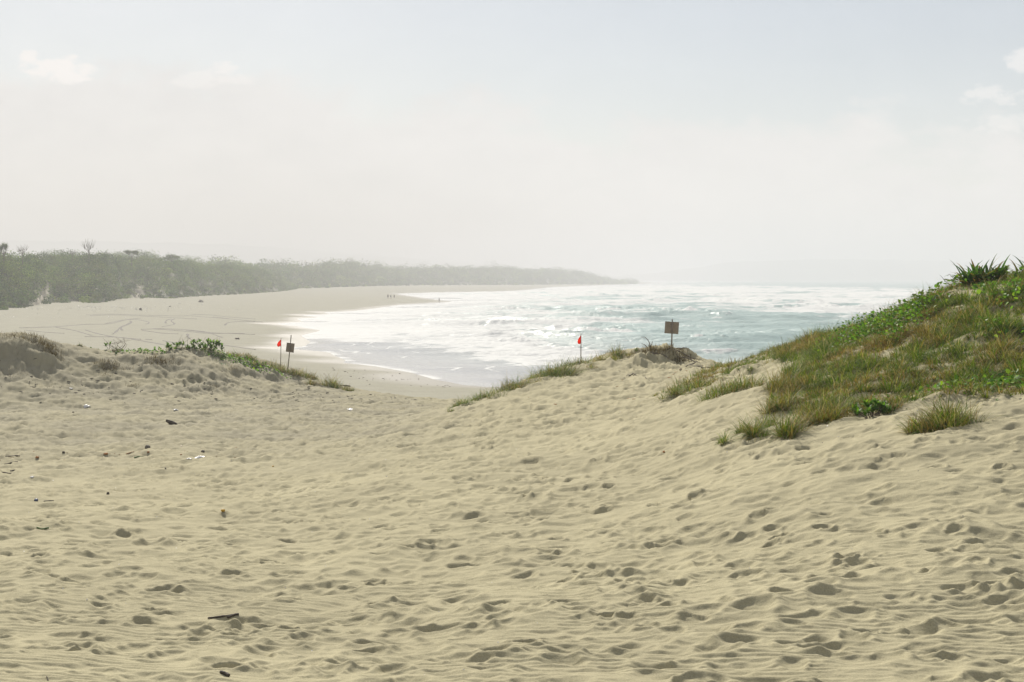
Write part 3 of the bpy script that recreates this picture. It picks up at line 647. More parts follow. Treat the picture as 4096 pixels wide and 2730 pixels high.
# ------------------------------------------------------------------ leafy plants
def shrub(px, py, w_, h_, ncl, lab, seed, name='leafy_shrub', leaf=.10, cols=VINE, cat='shrub', grp=None, stems=True):
    """whorls of upright oval leaves on short stems"""
    p = on_sand(px, py); s = p[1]/F; r = np.random.default_rng(seed)
    root = empty(name, p); tag(root, lab, cat, grp)
    tops = np.stack([r.uniform(-.5, .5, ncl)*w_*s, r.normal(0, .25, ncl)*w_*s*.6, r.uniform(.25, 1, ncl)*h_*s], 1)
    tops[:, 2] *= np.sqrt(np.clip(1-(tops[:, 0]/(w_*s*.62))**2, .1, 1))
    k = np.repeat(np.arange(ncl), 15); N = len(k)
    c = cols[r.integers(0, len(cols), N)]*r.uniform(.7, 1.3, (N, 1))
    base = tops[k]-np.array([0, 0, 1.])*r.uniform(0, .5, (N, 1))*leaf
    d_az = r.uniform(0, 6.28, N); tilt = r.uniform(.1, 1.25, N); S = leaf*r.uniform(.8, 1.35, N)
    v, f, cc = blades(base, d_az, S, np.pi/2-tilt, S*.42, c, c, 3, .5)
    # widen the middle of each blade into a spoon-shaped leaf
    q = v.reshape(N, 4, 2, 3); mid = q.mean(2, keepdims=True); wf = np.array([.35, .9, 1.5, 1.6])[None, :, None, None]; q[:] = mid+(q-mid)*wf
    mesh_np('foliage', q.reshape(-1, 3), f, M_LEAF, False, {'Col': cc}, root)
    parts = []
    for t in tops[::2]:
        a = np.array([0, 0, -.08]); parts.append(tube([a, (a+t)/2+r.normal(0, .02, 3), t], [.012, .009, .006], 5))
    vv, ff = join(parts); mesh_np('stems', vv, ff, M_TWIG, True, None, root)
    return root
shrub(820,1400,140,40,30,'dense leafy green shrub, the tallest plant on the left dune crest',501,leaf=.17)
shrub(720,1402,110,30,13,'low leafy green shrub left of the taller one on the left dune crest',502,leaf=.16)
shrub(676,1404,36,24,4,'smallest leafy green sprout at the left end of the shrubs on the dune crest',503,leaf=.16)
shrub(437,1392,26,30,3,'single leafy sprout among bare twigs on the left dune crest',504,leaf=.15)
shrub(3490,1668,130,62,22,'bright green leafy bush on bare sand at the foot of the grassy slope',505,leaf=.085,cols=VINE*.95)
shrub(3425,1660,50,34,6,'small leafy sprout just left of the bright green bush',506,leaf=.08)
def strap_plant(px, py, w_, h_, n_, lab, seed):
    p = on_sand(px, py, 18); s = p[1]/F; r = np.random.default_rng(seed)
    root = empty('strap_leaf_plant', p); tag(root, lab, 'plant')
    for nm, NN, dry in (('leaves', n_, False), ('dry_leaves', n_//4, True)):
        az = r.uniform(0, 6.28, NN); cl = r.integers(0, 4, NN)
        base = np.stack([(cl-1.5)*w_*s*.22+r.normal(0, .03, NN), r.normal(0, .06, NN), r.uniform(-.04, .04, NN)], 1)
        base[:, 2] += gz(p[0]+base[:, 0], p[1]+base[:, 1])-p[2]
        L = (h_*s*1.4)*r.uniform(.7, 1.2, NN)*(1.05 if dry else 1)
        col = (np.array([(.045, .10, .018), (.06, .13, .022), (.035, .08, .018)])[r.integers(0, 3, NN)] if not dry else np.array([(.30, .17, .05), (.26, .20, .05)])[r.integers(0, 2, NN)])*r.uniform(.75, 1.25, (NN, 1))
        lean = r.uniform(.05, 1.1, NN) if not dry else r.uniform(.7, 1.3, NN)
        tipc = np.where((r.uniform(0, 1, NN) < .35)[:, None], np.array([(.30, .16, .04)]), col)
        v, f, c = blades(base, az, L, lean, np.full(NN, .095), col, tipc, 6, r.uniform(.5, 1.7, NN))
        mesh_np(nm, v, f, M_LEAF, True, {'Col': c}, root)
    return root
strap_plant(3930,1112,190,78,95,'large rosette of dark green strap leaves with browned tips crowning the right dune',511)
strap_plant(4120,1112,130,74,60,'second strap leaved plant on the dune top, cut by the right edge of the picture',512)
shrub(4020,1112,90,60,12,'leafy green shoots right of the large strap leaved plant on the dune top',507,leaf=.09)

# bare twigs and dead branches
def branchy(name, px, py, stems, lab, cat='branch', rad=.008, m=None, grp=None, beach=False):
    p = on_beach(px, py) if beach else on_sand(px, py); s = p[1]/F; parts = []
    for st in stems:
        P = np.array([[a*s, (0.3*math.sin(7*a+i))*.05, -b*s] for i, (a, b) in enumerate(st)]); P[0, 2] -= .04
        P = np.stack([np.interp(np.linspace(0, len(P)-1, 4*len(P)), np.arange(len(P)), P[:, k]) for k in range(3)], 1)
        parts.append(tube(P, np.linspace(rad, rad*.45, len(P)), 6))
    v, f = join(parts); o = mesh_np(name, v, f, m or M_TWIG, True); o.location = p
    return tag(o, lab, cat, grp)
branchy('dead_branch', 2600, 1392, [[(0,0),(0,-14),(-8,-30),(-20,-42),(-36,-42)],[(0,-4),(8,-16),(10,-26)],[(-6,0),(-22,-12),(-34,-16)]], 'bare curved branch sticking up from the sign mound', rad=.018)
branchy('bare_twig', 3822, 1112, [[(0,0),(-40,-22),(-56,-42),(-62,-48)]], 'longest bare twig leaning left from the top of the right dune', rad=.007)
branchy('bare_twig', 3830, 1112, [[(0,0),(-12,-26),(-26,-44),(-34,-50),(-40,-42)],[(-16,-32),(-26,-30)]], 'forked bare twig in front of the strap leaved plant', rad=.007)
branchy('bare_twig', 3975, 1110, [[(-30,4),(0,-16),(18,-30),(22,-38)]], 'pale dead twig leaning across the strap leaved plant', rad=.010)
branchy('bare_twig', 3880, 1100, [[(0,0),(-14,-20),(-20,-34)],[(2,0),(-2,-24),(-24,-46)]], 'thin bare twigs at the left side of the strap leaved plant', rad=.005)
branchy('short_stake', 3780, 1140, [[(0,0),(-2,-20)]], 'short dark stake on the skyline of the right dune', 'stake', .013)
branchy('bare_twig', 3740, 1200, [[(0,0),(40,-20),(75,-34)],[(20,4),(60,-14),(90,-30)]], 'dead stems lying on the bare patch near the top of the right dune', rad=.012)
rr = random.Random(3)
branchy('dead_shrub', 470, 1396, [[(rr.uniform(-30, 30), 2), (rr.uniform(-40, 40), -20), (rr.uniform(-60, 60), -rr.uniform(30, 52))] for _ in range(14)], 'bare twiggy shrub on the left dune crest', 'shrub', .009)
branchy('dead_shrub', 770, 1400, [[(x, 0), (x+rr.uniform(-15, 15), -28), (x+rr.uniform(-30, 30), -rr.uniform(40, 62))] for x in range(-70, 110, 12)], 'thin bare stems rising through the leafy shrubs', 'shrub', .008)
M_DRIFT = simple('driftwood', (.17, .145, .12, 1), .85, .3, 15)
for i, (px, py, a, b, rad, lab) in enumerate([
    (2650,1420,(-60,-14),(50,10),.025,'grey driftwood stick across the top of the sign mound'),
    (2735,1425,(-40,-18),(60,16),.03,'driftwood stick pointing down the right side of the sign mound'),
    (2700,1408,(-40,6),(30,-8),.02,'thin driftwood stick at the foot of the right sign post'),
    (2790,1465,(-45,-16),(30,10),.022,'dark driftwood stick on the sand right of the sign mound'),
    (2770,1455,(-20,8),(40,2),.02,'short driftwood stick below the right shoulder of the sign mound'),
    (2530,1500,(-22,-16),(26,16),.02,'slanting twig on the sand face below the sign mound'),
    (2760,1445,(-30,-18),(40,16),.025,'longest driftwood stick sliding off the sign mound'),
    (2715,1400,(-10,-4),(26,4),.022,'pale driftwood stub on the sign mound'),
    (2590,1515,(-8,-14),(6,14),.012,'thin upright slanting twig on sand below the mound'),
    (2830,1470,(-25,-4),(20,8),.022,'driftwood stick near the gap right of the mound')]):
    p = on_sand(px, py); s = p[1]/F; n_ = 9; tt = np.linspace(0, 1, n_)
    x = p[0]+(a[0]+(b[0]-a[0])*tt)*s; y = p[1]+np.linspace(.25, -.25, n_)*(1 if b[1] > a[1] else -1)*(abs(b[1]-a[1])*s*3)
    z = gz(x, y); z = np.maximum(z, np.interp(tt, [0, 1], [z[0], z[-1]]))+rad*.6+.02*np.sin(tt*5+i)
    v, f = tube(np.stack([x, y, z], 1), rad*(1-.4*tt), 7); o = mesh_np('driftwood_stick', v-p, f, M_DRIFT, True); o.location = p
    tag(o, lab, 'driftwood', 'driftwood on the sign mound')
# ------------------------------------------------------------------ signs, flags
M_BOARD = simple('weathered_board', (.24, .20, .155, 1), .8, .18, 5); M_POST = simple('grey_post', (.20, .17, .14, 1), .85, .3, 12)
M_RED = newmat('red_cloth'); nt = M_RED[1]
_b = nd(nt, 'ShaderNodeBsdfPrincipled', {'Base Color': (.75, .06, .02, 1), 'Roughness': .8}); _t = nd(nt, 'ShaderNodeBsdfTranslucent', {'Color': (.95, .12, .03, 1)})
_m = nd(nt, 'ShaderNodeMixShader', {0: .55, 1: _b.outputs[0], 2: _t.outputs[0]}); nt.links.new(_m.outputs[0], M_RED[2].inputs[0]); M_RED = M_RED[0]
def boxmesh(name, c, size, mat, parent, rot=None, bev=.004):
    bm = bmesh.new(); bmesh.ops.create_cube(bm, size=1)
    for v in bm.verts: v.co = Vector((v.co.x*size[0], v.co.y*size[1], v.co.z*size[2]))
    bmesh.ops.bevel(bm, geom=bm.edges[:], offset=bev, segments=2, affect='EDGES')
    me = bpy.data.meshes.new(name); bm.to_mesh(me); bm.free(); me.materials.append(mat)
    o = bpy.data.objects.new(name, me); COL.objects.link(o); o.parent = parent; o.location = c
    if rot: o.rotation_euler = rot
    return o
def sign(px, py, d, tilt, yaw, toppx, bw, bh, bcen, brot, lab):
    p = W(px, py, d); g = float(gz(p[0], p[1])); s = d/F
    root = empty('sign', (p[0], p[1], g), yaw, 0, tilt); tag(root, lab, 'sign')
    extra = p[2]-g; H = toppx*s+extra
    pv, pf = tube([(0, 0, -.3), (.004, 0, H*.5), (0, 0, H)], [.026, .025, .023], 8); mesh_np('post', pv, pf, M_POST, True, None, root)
    bz_ = bcen*s+extra
    boxmesh('board', (0, .037, bz_), (bw*s, .018, bh*s), M_BOARD, root, (0, brot, 0), .003)
    for q in (-.3, .3):
        m_ = boxmesh('batten', (0, .024, bz_+q*bh*s), (bw*s*.24, .010, .03), M_POST, root, (0, brot, 0), .002)
    return root
sign(2686, 1386, 50.4, math.radians(1.6), math.radians(8), 108, 57, 48, 74, math.radians(2.5), 'blank brown sign board on a thin post on top of the centre mound')
sign(1150, 1450, 69.8, math.radians(6), math.radians(-14), 110, 34, 37, 59, math.radians(1), 'leaning post with a blank grey board, beside the red flag on the left dune')
def flag(px, py, d, H, fl0, fl1, wd, lab, tilt):
    p = W(px, py, d); g = float(gz(p[0], p[1])); s = d/F; extra = p[2]-g
    root = empty('warning_flag', (p[0], p[1], g), 0, 0, tilt); tag(root, lab, 'flag', 'red warning flags')
    v, f = tube([(0, 0, -.3), (.003, 0, H*s*.5+extra), (0, 0, H*s+extra)], [.018, .016, .012], 8); mesh_np('pole', v, f, M_POST, True, None, root)
    nu, nv = 13, 11; bm = bmesh.new(); L = []
    for i in range(nv):
        t = i/(nv-1); row = []
        wz_ = fl0+(fl1-fl0)*t
        span = wd*(.12+1.15*math.sin(min(1, t*1.35)*math.pi*.62))*(1-.35*max(0, t-.75)/.25)
        for j in range(nu):
            u = j/(nu-1)
            row.append(bm.verts.new((-.014-u*span*s, .05*math.sin(u*5.2+t*1.4)*u+.018*math.sin(9*t+3*u), wz_*s+extra-u*u*span*s*.35)))
        L.append(row)
    for i in range(nv-1):
        for j in range(nu-1): bm.faces.new((L[i][j], L[i][j+1], L[i+1][j+1], L[i+1][j]))
    me = bpy.data.meshes.new('cloth'); bm.to_mesh(me); bm.free(); me.materials.append(M_RED)
    for q in me.polygons: q.use_smooth = True
    o = bpy.data.objects.new('cloth', me); COL.objects.link(o); o.parent = root
    sd = o.modifiers.new('thickness', 'SOLIDIFY'); sd.thickness = .004
    return root
flag(2323, 1436, 49.5, 101, 92, 60, 9.5, 'lone red flag on a thin pole at the crest, against the surf', math.radians(.4))
flag(1122, 1448, 69.6, 95, 88, 62, 11.5, 'red flag on a pole beside the leaning sign on the left dune', math.radians(1.0))

# ------------------------------------------------------------------ people on the sand spit
M_SKINC = simple('sun_tanned_skin', (.26, .16, .11, 1), .6, .1, 30); M_CLOTH = simple('dark_clothes', (.045, .05, .06, 1), .85, .2, 30)
def person(px, py, lab, yaw, pose, k=1.0):
    p = on_beach(px, py)
    J = dict(pel=(0, 0, .92), chest=(0, .02, 1.28), neck=(0, .02, 1.46), head=(0, .05, 1.58), top=(0, .04, 1.70))
    la, ra, st = pose
    pts = [J['pel'], J['chest'], J['neck'], J['head'], J['top']]; ed = [(0, 1), (1, 2), (2, 3), (3, 4)]; rad = [.135, .155, .06, .095, .07]
    for sg, arm in ((-1, la), (1, ra)):
        i = len(pts); pts += [(sg*.18, .02, 1.38), (sg*(.22+.05*arm), .02-.1*arm, 1.12), (sg*.24, .04+.25*arm, .88+.12*arm), (sg*.24, .05+.30*arm, .79+.15*arm)]
        rad += [.065, .047, .037, .032]; ed += [(1, i), (i, i+1), (i+1, i+2), (i+2, i+3)]
        i = len(pts); pts += [(sg*.10, 0, .84), (sg*.11, sg*st*.22+.04, .48), (sg*.11, sg*st*.42-.02, .08), (sg*.12, sg*st*.42+.14, .035)]
        rad += [.095, .062, .042, .035]; ed += [(0, i), (i, i+1), (i+1, i+2), (i+2, i+3)]
    me = bpy.data.meshes.new('person'); me.from_pydata([Vector(q)*k for q in pts], ed, []); o = bpy.data.objects.new('person', me); COL.objects.link(o)
    sk = o.modifiers.new('skin', 'SKIN'); sk.use_smooth_shade = True
    for i, q in enumerate(me.skin_vertices[0].data): q.radius = (rad[i]*k, rad[i]*k); q.use_root = (i == 0)
    o.modifiers.new('smooth', 'SUBSURF').levels = 1; o.modifiers['smooth'].render_levels = 2
    me.materials.append(M_SKINC); o.location = p; o.rotation_euler = (0, 0, yaw)
    # clothes: a shirt and shorts shell each, hair cap
    sv, sf = tube([(0, 0, .86), (0, 0, 1.0), (0, .02, 1.25), (0, .02, 1.42), (0, .02, 1.46)], [.185, .185, .205, .19, .075], 12, False); sv[:, 1] *= .72
    mesh_np('shirt', sv*k, sf, M_CLOTH, True, None, o)
    hv_, hf_ = tube([(0, .02, 1.60), (0, .03, 1.66), (0, .03, 1.71), (0, .03, 1.735)], [.112, .112, .085, .01], 10, False); mesh_np('hair', hv_*k, hf_, M_CLOTH, True, None, o)
    L = [tube([(sg*.10, 0, .90), (sg*.105, sg*st*.1+.02, .68), (sg*.11, sg*st*.2+.03, .50)], [.12, .105, .09], 10, False) for sg in (-1, 1)]
    v_, f_ = join(L); mesh_np('shorts', v_*k, f_, M_CLOTH, True, None, o)
    return tag(o, lab, 'person', 'people by the water')
person(1552, 1195, 'dark figure standing on the sand spit, leftmost of the group of three', .4, (.4, 0, .3), 1.08)
person(1563, 1196, 'middle figure of the three people on the sand spit', -.5, (0, .2, .2), .98)
person(1577, 1195, 'dark figure walking apart on the sand spit, rightmost of the group of three', 2.4, (.1, .3, .6), 1.0)
person(1757, 1211, 'lone figure standing at the water line on the tip of the sand spit', 1.8, (.8, .8, .2), 1.05)

# ------------------------------------------------------------------ litter, stones and sticks on the sand
M_STONE = simple('grey_stone', (.16, .145, .12, 1), .85, .3, 9); M_DARK = simple('dark_wood', (.075, .062, .05, 1), .85, .4, 14); M_WHITE = simple('white_plastic', (.6, .59, .56, 1), .45, .05, 9)
M_BLUE = simple('blue_plastic', (.06, .08, .14, 1), .4, .1, 9); M_ORANGE = simple('orange_husk', (.40, .19, .07, 1), .7, .35, 12); M_YELLOW = simple('yellow_husk', (.55, .33, .04, 1), .6, .25, 12)
M_COCO = simple('coconut_green', (.19, .24, .06, 1), .5, .25, 10); M_WEED = simple('green_weed', (.10, .16, .05, 1), .7, .3, 20); M_PALE = simple('bleached_wood', (.45, .38, .28, 1), .8, .2, 14)
def stone(px, py, w_, h_, mat, lab, name='stone', cat='stone', seed=0, grp=None, sink=.25):
    p = on_sand(px, py); s = p[1]/F; bm = bmesh.new(); bmesh.ops.create_icosphere(bm, subdivisions=3, radius=1)
    sd = seed*3.1
    for v in bm.verts:
        c = v.co; n1 = math.sin(2.3*c.x+sd)+math.sin(2.9*c.y+1.7*sd)+math.sin(2.1*c.z-sd)
        c *= 1+.10*n1+.05*math.sin(6*c.x+sd)*math.sin(5*c.y); c.z = max(c.z, -.6)
        c.x *= w_*s*.5; c.y *= w_*s*.42; c.z = c.z*h_*s*.62+h_*s*(.5-sink)
    me = bpy.data.meshes.new(name); bm.to_mesh(me); bm.free(); me.materials.append(mat)
    for q in me.polygons: q.use_smooth = True
    o = bpy.data.objects.new(name, me); COL.objects.link(o); o.location = p; o.rotation_euler = (0, 0, seed*1.3)
    return tag(o, lab, cat, grp)
def stick(px, py, w_, th, slope, mat, lab, name='stick', cat='stick', seed=0, grp=None, bend=.1):
    p = on_sand(px, py); s = p[1]/F; n_ = 11; t = np.linspace(-.5, .5, n_); r = random.Random(seed)
    x = p[0]+t*w_*s; y = p[1]+t*slope+bend*w_*s*np.sin(t*math.pi*2+seed)*.5
    rad = th*s*.5; z = gz(x, y); z = np.convolve(np.pad(z, 3, 'edge'), np.ones(7)/7, 'valid')+rad*.9
    R = rad*(1+.25*np.array([r.uniform(-1, 1) for _ in t]))
    v, f = tube(np.stack([x, y, z], 1), R, 7); o = mesh_np(name, v-p, f, mat, True); o.location = p
    return tag(o, lab, cat, grp)
def scrap(px, py, w_, h_, mat, lab, name='plastic_scrap', cat='litter', seed=0, grp='litter on the sand'):
    """crumpled sheet, a few mm thick"""
    p = on_sand(px, py); s = p[1]/F; n_ = 9; r = np.random.default_rng(seed); g = np.linspace(-.5, .5, n_); gx_, gy_ = np.meshgrid(g, g)
    x = gx_*w_*s*(1+.3*np.sin(5*gy_+seed)); y = gy_*w_*s*.7*(1+.3*np.cos(4*gx_+seed))
    z = h_*s*(.15+.55*np.abs(fbm(gx_*4+seed, gy_*4, 3, seed))+.35*np.exp(-(gx_**2+gy_**2)*9))
    z = z+gz(p[0]+x, p[1]+y)-p[2]
    o = mesh_np(name, np.stack([x, y, z], -1).reshape(-1, 3), grid_faces(n_, n_), mat, True); m_ = o.modifiers.new('thickness', 'SOLIDIFY'); m_.thickness = .004
    o.location = p; return tag(o, lab, cat, grp)
stone(592, 1793, 24, 15, M_STONE, 'rounded grey stone alone on the rippled sand, above the line of brown husks', seed=1)
stone(812, 1811, 16, 11, M_STONE, 'small dark stone right of the rounded grey stone', seed=2)
stone(432, 1979, 13, 12, M_DARK, 'small pointed dark stone on the left sand', seed=3)
stone(662, 1876, 8, 5, M_STONE, 'tiny grey pebble below the white plastic strip', 'pebble', 'pebble', 4)
stone(293, 1652, 9, 6, M_DARK, 'dark pebble left of the buried board', 'pebble', 'pebble', 5)
stone(2546, 1407, 16, 14, M_COCO, 'green coconut lying on top of the centre mound', 'coconut', 'coconut', 6, None, .15)
stone(2722, 1480, 13, 9, M_PALE, 'pale husk on the sand right of the mound', 'husk', 'husk', 7)
stone(893, 2046, 17, 11, M_YELLOW, 'yellow husk on the rippled sand, left of centre', 'husk', 'husk', 8)
stone(150, 1832, 16, 8, M_ORANGE, 'brown orange husk among scraps at the far left', 'husk', 'husk', 9)
stone(422, 1818, 16, 7, M_ORANGE, 'brown husk in the line of debris below the grey stone', 'husk', 'husk', 10)
stone(593, 1811, 13, 6, M_ORANGE, 'small orange brown husk directly below the rounded grey stone', 'husk', 'husk', 11)
stone(255, 1812, 11, 7, M_DARK, 'dark lump in the debris line at left', 'stone', 'stone', 12)
stone(724, 1820, 9, 4, M_ORANGE, 'flat brown husk just left of the white plastic strip', 'husk', 'husk', 13)
stone(1092, 1867, 8, 5, M_YELLOW, 'tiny yellow husk right of the white plastic strip', 'husk', 'husk', 14)
stone(2655, 1810, 12, 7, M_ORANGE, 'small brown husk on clean sand below the grass strip', 'husk', 'husk', 15)
stone(144, 2006, 20, 12, M_BLUE, 'dark blue plastic lump on the left sand', 'plastic_lump', 'litter', 16, 'litter on the sand')
stick(195, 2006, 30, 3.5, .12, M_DARK, 'short dark stick beside the blue plastic lump', seed=1)
stick(45, 1853, 48, 5, .1, M_DARK, 'dark stick at the left edge, upper of two', seed=2)
stick(32, 1896, 48, 5, .05, M_DRIFT, 'grey stick at the left edge, lower of two', seed=3)
stick(50, 1887, 16, 6, .05, M_DARK, 'dark stub lying on the lower stick at the left edge', 'wood_stub', 'stick', 4)
stick(892, 2468, 118, 7, .05, M_DARK, 'long dark stick half sunk in the foreground sand at left', seed=5, bend=.05)
stick(932, 2465, 44, 10, .04, M_DARK, 'thick broken end piece lying against the long dark stick', 'wood_stub', 'stick', 6)
stick(900, 2702, 40, 15, -.06, M_DARK, 'chunk of dark bark near the bottom edge', 'bark_chunk', 'bark', 7)
stick(190, 2720, 16, 4, -.05, M_DARK, 'thin twig standing out of the sand at the bottom left', 'twig', 'stick', 8)
stick(725, 1785, 20, 4, -.4, M_PALE, 'pale twig right of the rounded grey stone', 'twig', 'stick', 9)
stick(555, 1828, 26, 5, .2, M_WEED, 'dry greenish weed stalk in the debris line', 'dry_weed', 'weed', 10)
stick(520, 1812, 28, 3, .1, M_ORANGE, 'reddish curl of bark in the debris line', 'bark_strip', 'bark', 11)
stick(170, 2121, 40, 6, .1, M_WEED, 'strand of green weed on the left foreground sand', 'weed_strand', 'weed', 12)
stick(50, 1824, 40, 5, .3, M_DRIFT, 'tangled twig in the scraps at the far left', 'twig', 'stick', 13)
stick(1380, 1516, 38, 6, .5, M_DARK, 'dark log stub on the beach right of the left dune', 'log', 'driftwood', 14)
scrap(347, 1628, 22, 8, M_WHITE, 'white plastic scrap on the far left sand', seed=1)
scrap(705, 1643, 18, 9, M_WHITE, 'white plastic scrap near the buried board', seed=2)
scrap(800, 1833, 38, 10, M_WHITE, 'larger white plastic strip on the sand', seed=3)
scrap(757, 1836, 20, 5, M_WHITE, 'flat white scrap at the left end of the white strip', seed=4)
scrap(128, 1910, 13, 5, M_WHITE, 'white scrap near the two sticks at the left edge', seed=5)
scrap(1403, 1640, 26, 6, M_WHITE, 'white scrap where the sand drops to the beach', seed=6)
scrap(285, 1557, 12, 6, M_WHITE, 'white scrap at the foot of the left dune', seed=7)
# buried board with its drift of sand
p = on_sand(690, 1700); s = p[1]/F
v, f = tube([(-.19, .05, .12), (-.05, 0, .06), (.09, -.03, .015), (.17, -.05, -.02)], [.035, .07, .055, .02], 6); v[:, 1] *= .6
o = mesh_np('buried_board', v, f, M_DARK, False); o.location = p; tag(o, 'dark broken board sticking out of the sand left of centre', 'board')
# tiny shell chips glinting on the sand
r = np.random.default_rng(77); N = 420; d = np.sqrt(r.uniform(7**2, 34**2, N)); x = r.uniform(-.38, .38, N)*d
S = r.uniform(.002, .006, N)*np.clip(d/9, 1, 2.2); bse = np.stack([x, d, gz(x, d)+.003], 1)
v, f, c = leaf_quads(bse, .5, S*2, np.full((N, 3), .75), r, .4, .9)
o = mesh_np('shell_chips', v, f, M_WHITE); tag(o, 'tiny white shell chips strewn over the foreground sand', 'shell chips', kind='stuff')
# dark crumbs of wood and weed at the dune foot and the wrack line
def crumbs(name, spots, mats, lab, seed, cat, ground=gz, up=1.):
    r = np.random.default_rng(seed); parts = []
    for cx, cy, sx, sy, n_, sz in spots:
        p = on_sand(cx, cy) if ground is gz else on_beach(cx, cy)
        for _ in range(int(n_)):
            x = p[0]+r.normal(0, sx); y = p[1]+r.normal(0, sy); S_ = sz*r.uniform(.25, 1.1)**1.3; a = r.uniform(0, 6.28)
            dv = np.array([math.cos(a), math.sin(a), r.uniform(-.15, .3)])*S_
            q = np.array([x, y, float(ground(x, y))+S_*.10])
            parts.append(tube([q-dv, q+np.array([0, 0, S_*.1]), q+dv], [S_*.14, S_*.22*up, S_*.12], 5))
    v, f = join(parts); o = mesh_np(name, v, f, mats); return tag(o, lab, cat, kind='stuff')
crumbs('wrack_debris', [(200,1545,3,1.5,40,.09),(60,1520,1.5,1,16,.10),(450,1560,3,1.5,30,.08),(700,1570,3,1.2,26,.08),(950,1570,3,1,30,.08),(600,1500,1.8,.8,16,.1),(1100,1570,3,1.2,36,.08)], M_DARK, 'dark scraps of wood and weed strewn at the foot of the left dune', 81, 'debris')
crumbs('wrack_debris', [(1450,1585,4,2,120,.07),(1650,1600,4,1.6,130,.07),(1250,1600,3,2,70,.07)], M_STONE, 'grey shingle and scraps in a band between the left dune and the centre crest', 82, 'debris')
crumbs('wrack_debris', [(330,1818,2,.5,40,.03),(560,1815,1.4,.5,34,.03),(90,1840,.9,.6,26,.035),(800,1815,1.2,.4,14,.025)], M_ORANGE, 'line of small brown husk crumbs across the left sand', 83, 'debris')
crumbs('wrack_debris', [(2620,1545,1.4,1.6,26,.06),(2720,1500,1.2,1.2,26,.06),(2480,1560,1.2,1.5,12,.05),(2300,1600,1,2,8,.05)], M_ORANGE, 'reddish scraps of husk and twig on the sand below the sign mound', 84, 'debris')
crumbs('beach_stones', [(400,1232,14,8,150,.22),(330,1240,12,8,90,.2),(560,1228,14,4,70,.2),(150,1265,14,10,60,.2),(700,1215,16,6,40,.2)], M_WHITE, 'pale stones and shells strewn on the far beach below the woods', 85, 'stones', bz, 2.)
crumbs('wrack_debris', [(1450,1495,6,1.5,34,.12),(1600,1520,6,1.5,34,.12),(1750,1545,6,1.2,30,.1),(1300,1478,5,2,20,.12),(1500,1515,6,2,24,.1)], M_DARK, 'scattered dark drift scraps on the lower beach beside the swash', 86, 'debris', bz)
stone_b = on_beach(807, 1207)
for i, (px, py, w_, h_, lab) in enumerate([(804,1210,26,10,'pale driftwood heap standing alone on the far beach below the woods'),(948,1358,28,7,'flat dark weed patch on the beach behind the left dune'),(562,1242,9,12,'dark stump on the far beach left of the tyre tracks'),(680,1228,7,4,'small dark stone on the far beach under the woods')]):
    p = on_beach(px, py); s = p[1]/F; r = np.random.default_rng(90+i)
    P = [tube([np.array([r.uniform(-.5, .5)*w_*s, r.uniform(-.3, .3), 0]), np.array([r.uniform(-.4, .4)*w_*s, r.uniform(-.3, .3), r.uniform(.3, .6)*h_*s]), np.array([r.uniform(-.3, .3)*w_*s, r.uniform(-.3, .3), r.uniform(.4, 1)*h_*s])], [h_*s*.2, h_*s*.16, h_*s*.07], 6) for _ in range(9)]
    v, f = join(P); o = mesh_np(['driftwood_heap', 'weed_patch', 'stump', 'stone'][i], v, f, M_DARK if i else M_DRIFT, True); o.location = p; tag(o, lab, ['driftwood', 'weed', 'stump', 'stone'][i])
# ------------------------------------------------------------------ tyre ruts on the far beach: thin ribbons of turned, damp sand, groove shade put into their dark colour
M_RUT = simple('rut_shade_sand', (.14, .13, .11, 1), .95, .25, 3)
def z1(pts): return [(x/2.298, y/2.298+900) for x, y in pts]
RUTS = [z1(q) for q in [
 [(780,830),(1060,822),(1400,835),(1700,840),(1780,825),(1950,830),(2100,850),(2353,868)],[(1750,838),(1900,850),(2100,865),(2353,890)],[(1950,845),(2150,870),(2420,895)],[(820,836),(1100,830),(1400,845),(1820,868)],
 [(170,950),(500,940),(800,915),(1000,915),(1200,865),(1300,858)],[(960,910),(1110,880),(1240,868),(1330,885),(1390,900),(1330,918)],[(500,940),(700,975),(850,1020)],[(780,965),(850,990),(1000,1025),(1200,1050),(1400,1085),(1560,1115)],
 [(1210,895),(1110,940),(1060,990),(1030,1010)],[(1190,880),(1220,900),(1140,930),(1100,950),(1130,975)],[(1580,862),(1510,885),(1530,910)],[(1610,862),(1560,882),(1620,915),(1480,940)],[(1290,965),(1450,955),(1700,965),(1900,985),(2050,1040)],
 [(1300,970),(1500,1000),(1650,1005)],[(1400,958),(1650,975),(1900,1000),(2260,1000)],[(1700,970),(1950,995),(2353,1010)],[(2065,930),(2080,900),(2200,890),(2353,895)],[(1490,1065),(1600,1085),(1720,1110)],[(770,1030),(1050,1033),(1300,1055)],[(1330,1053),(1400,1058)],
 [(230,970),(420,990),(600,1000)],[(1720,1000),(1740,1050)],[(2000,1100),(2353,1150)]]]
V_ = []; F_ = []; nn_ = 0
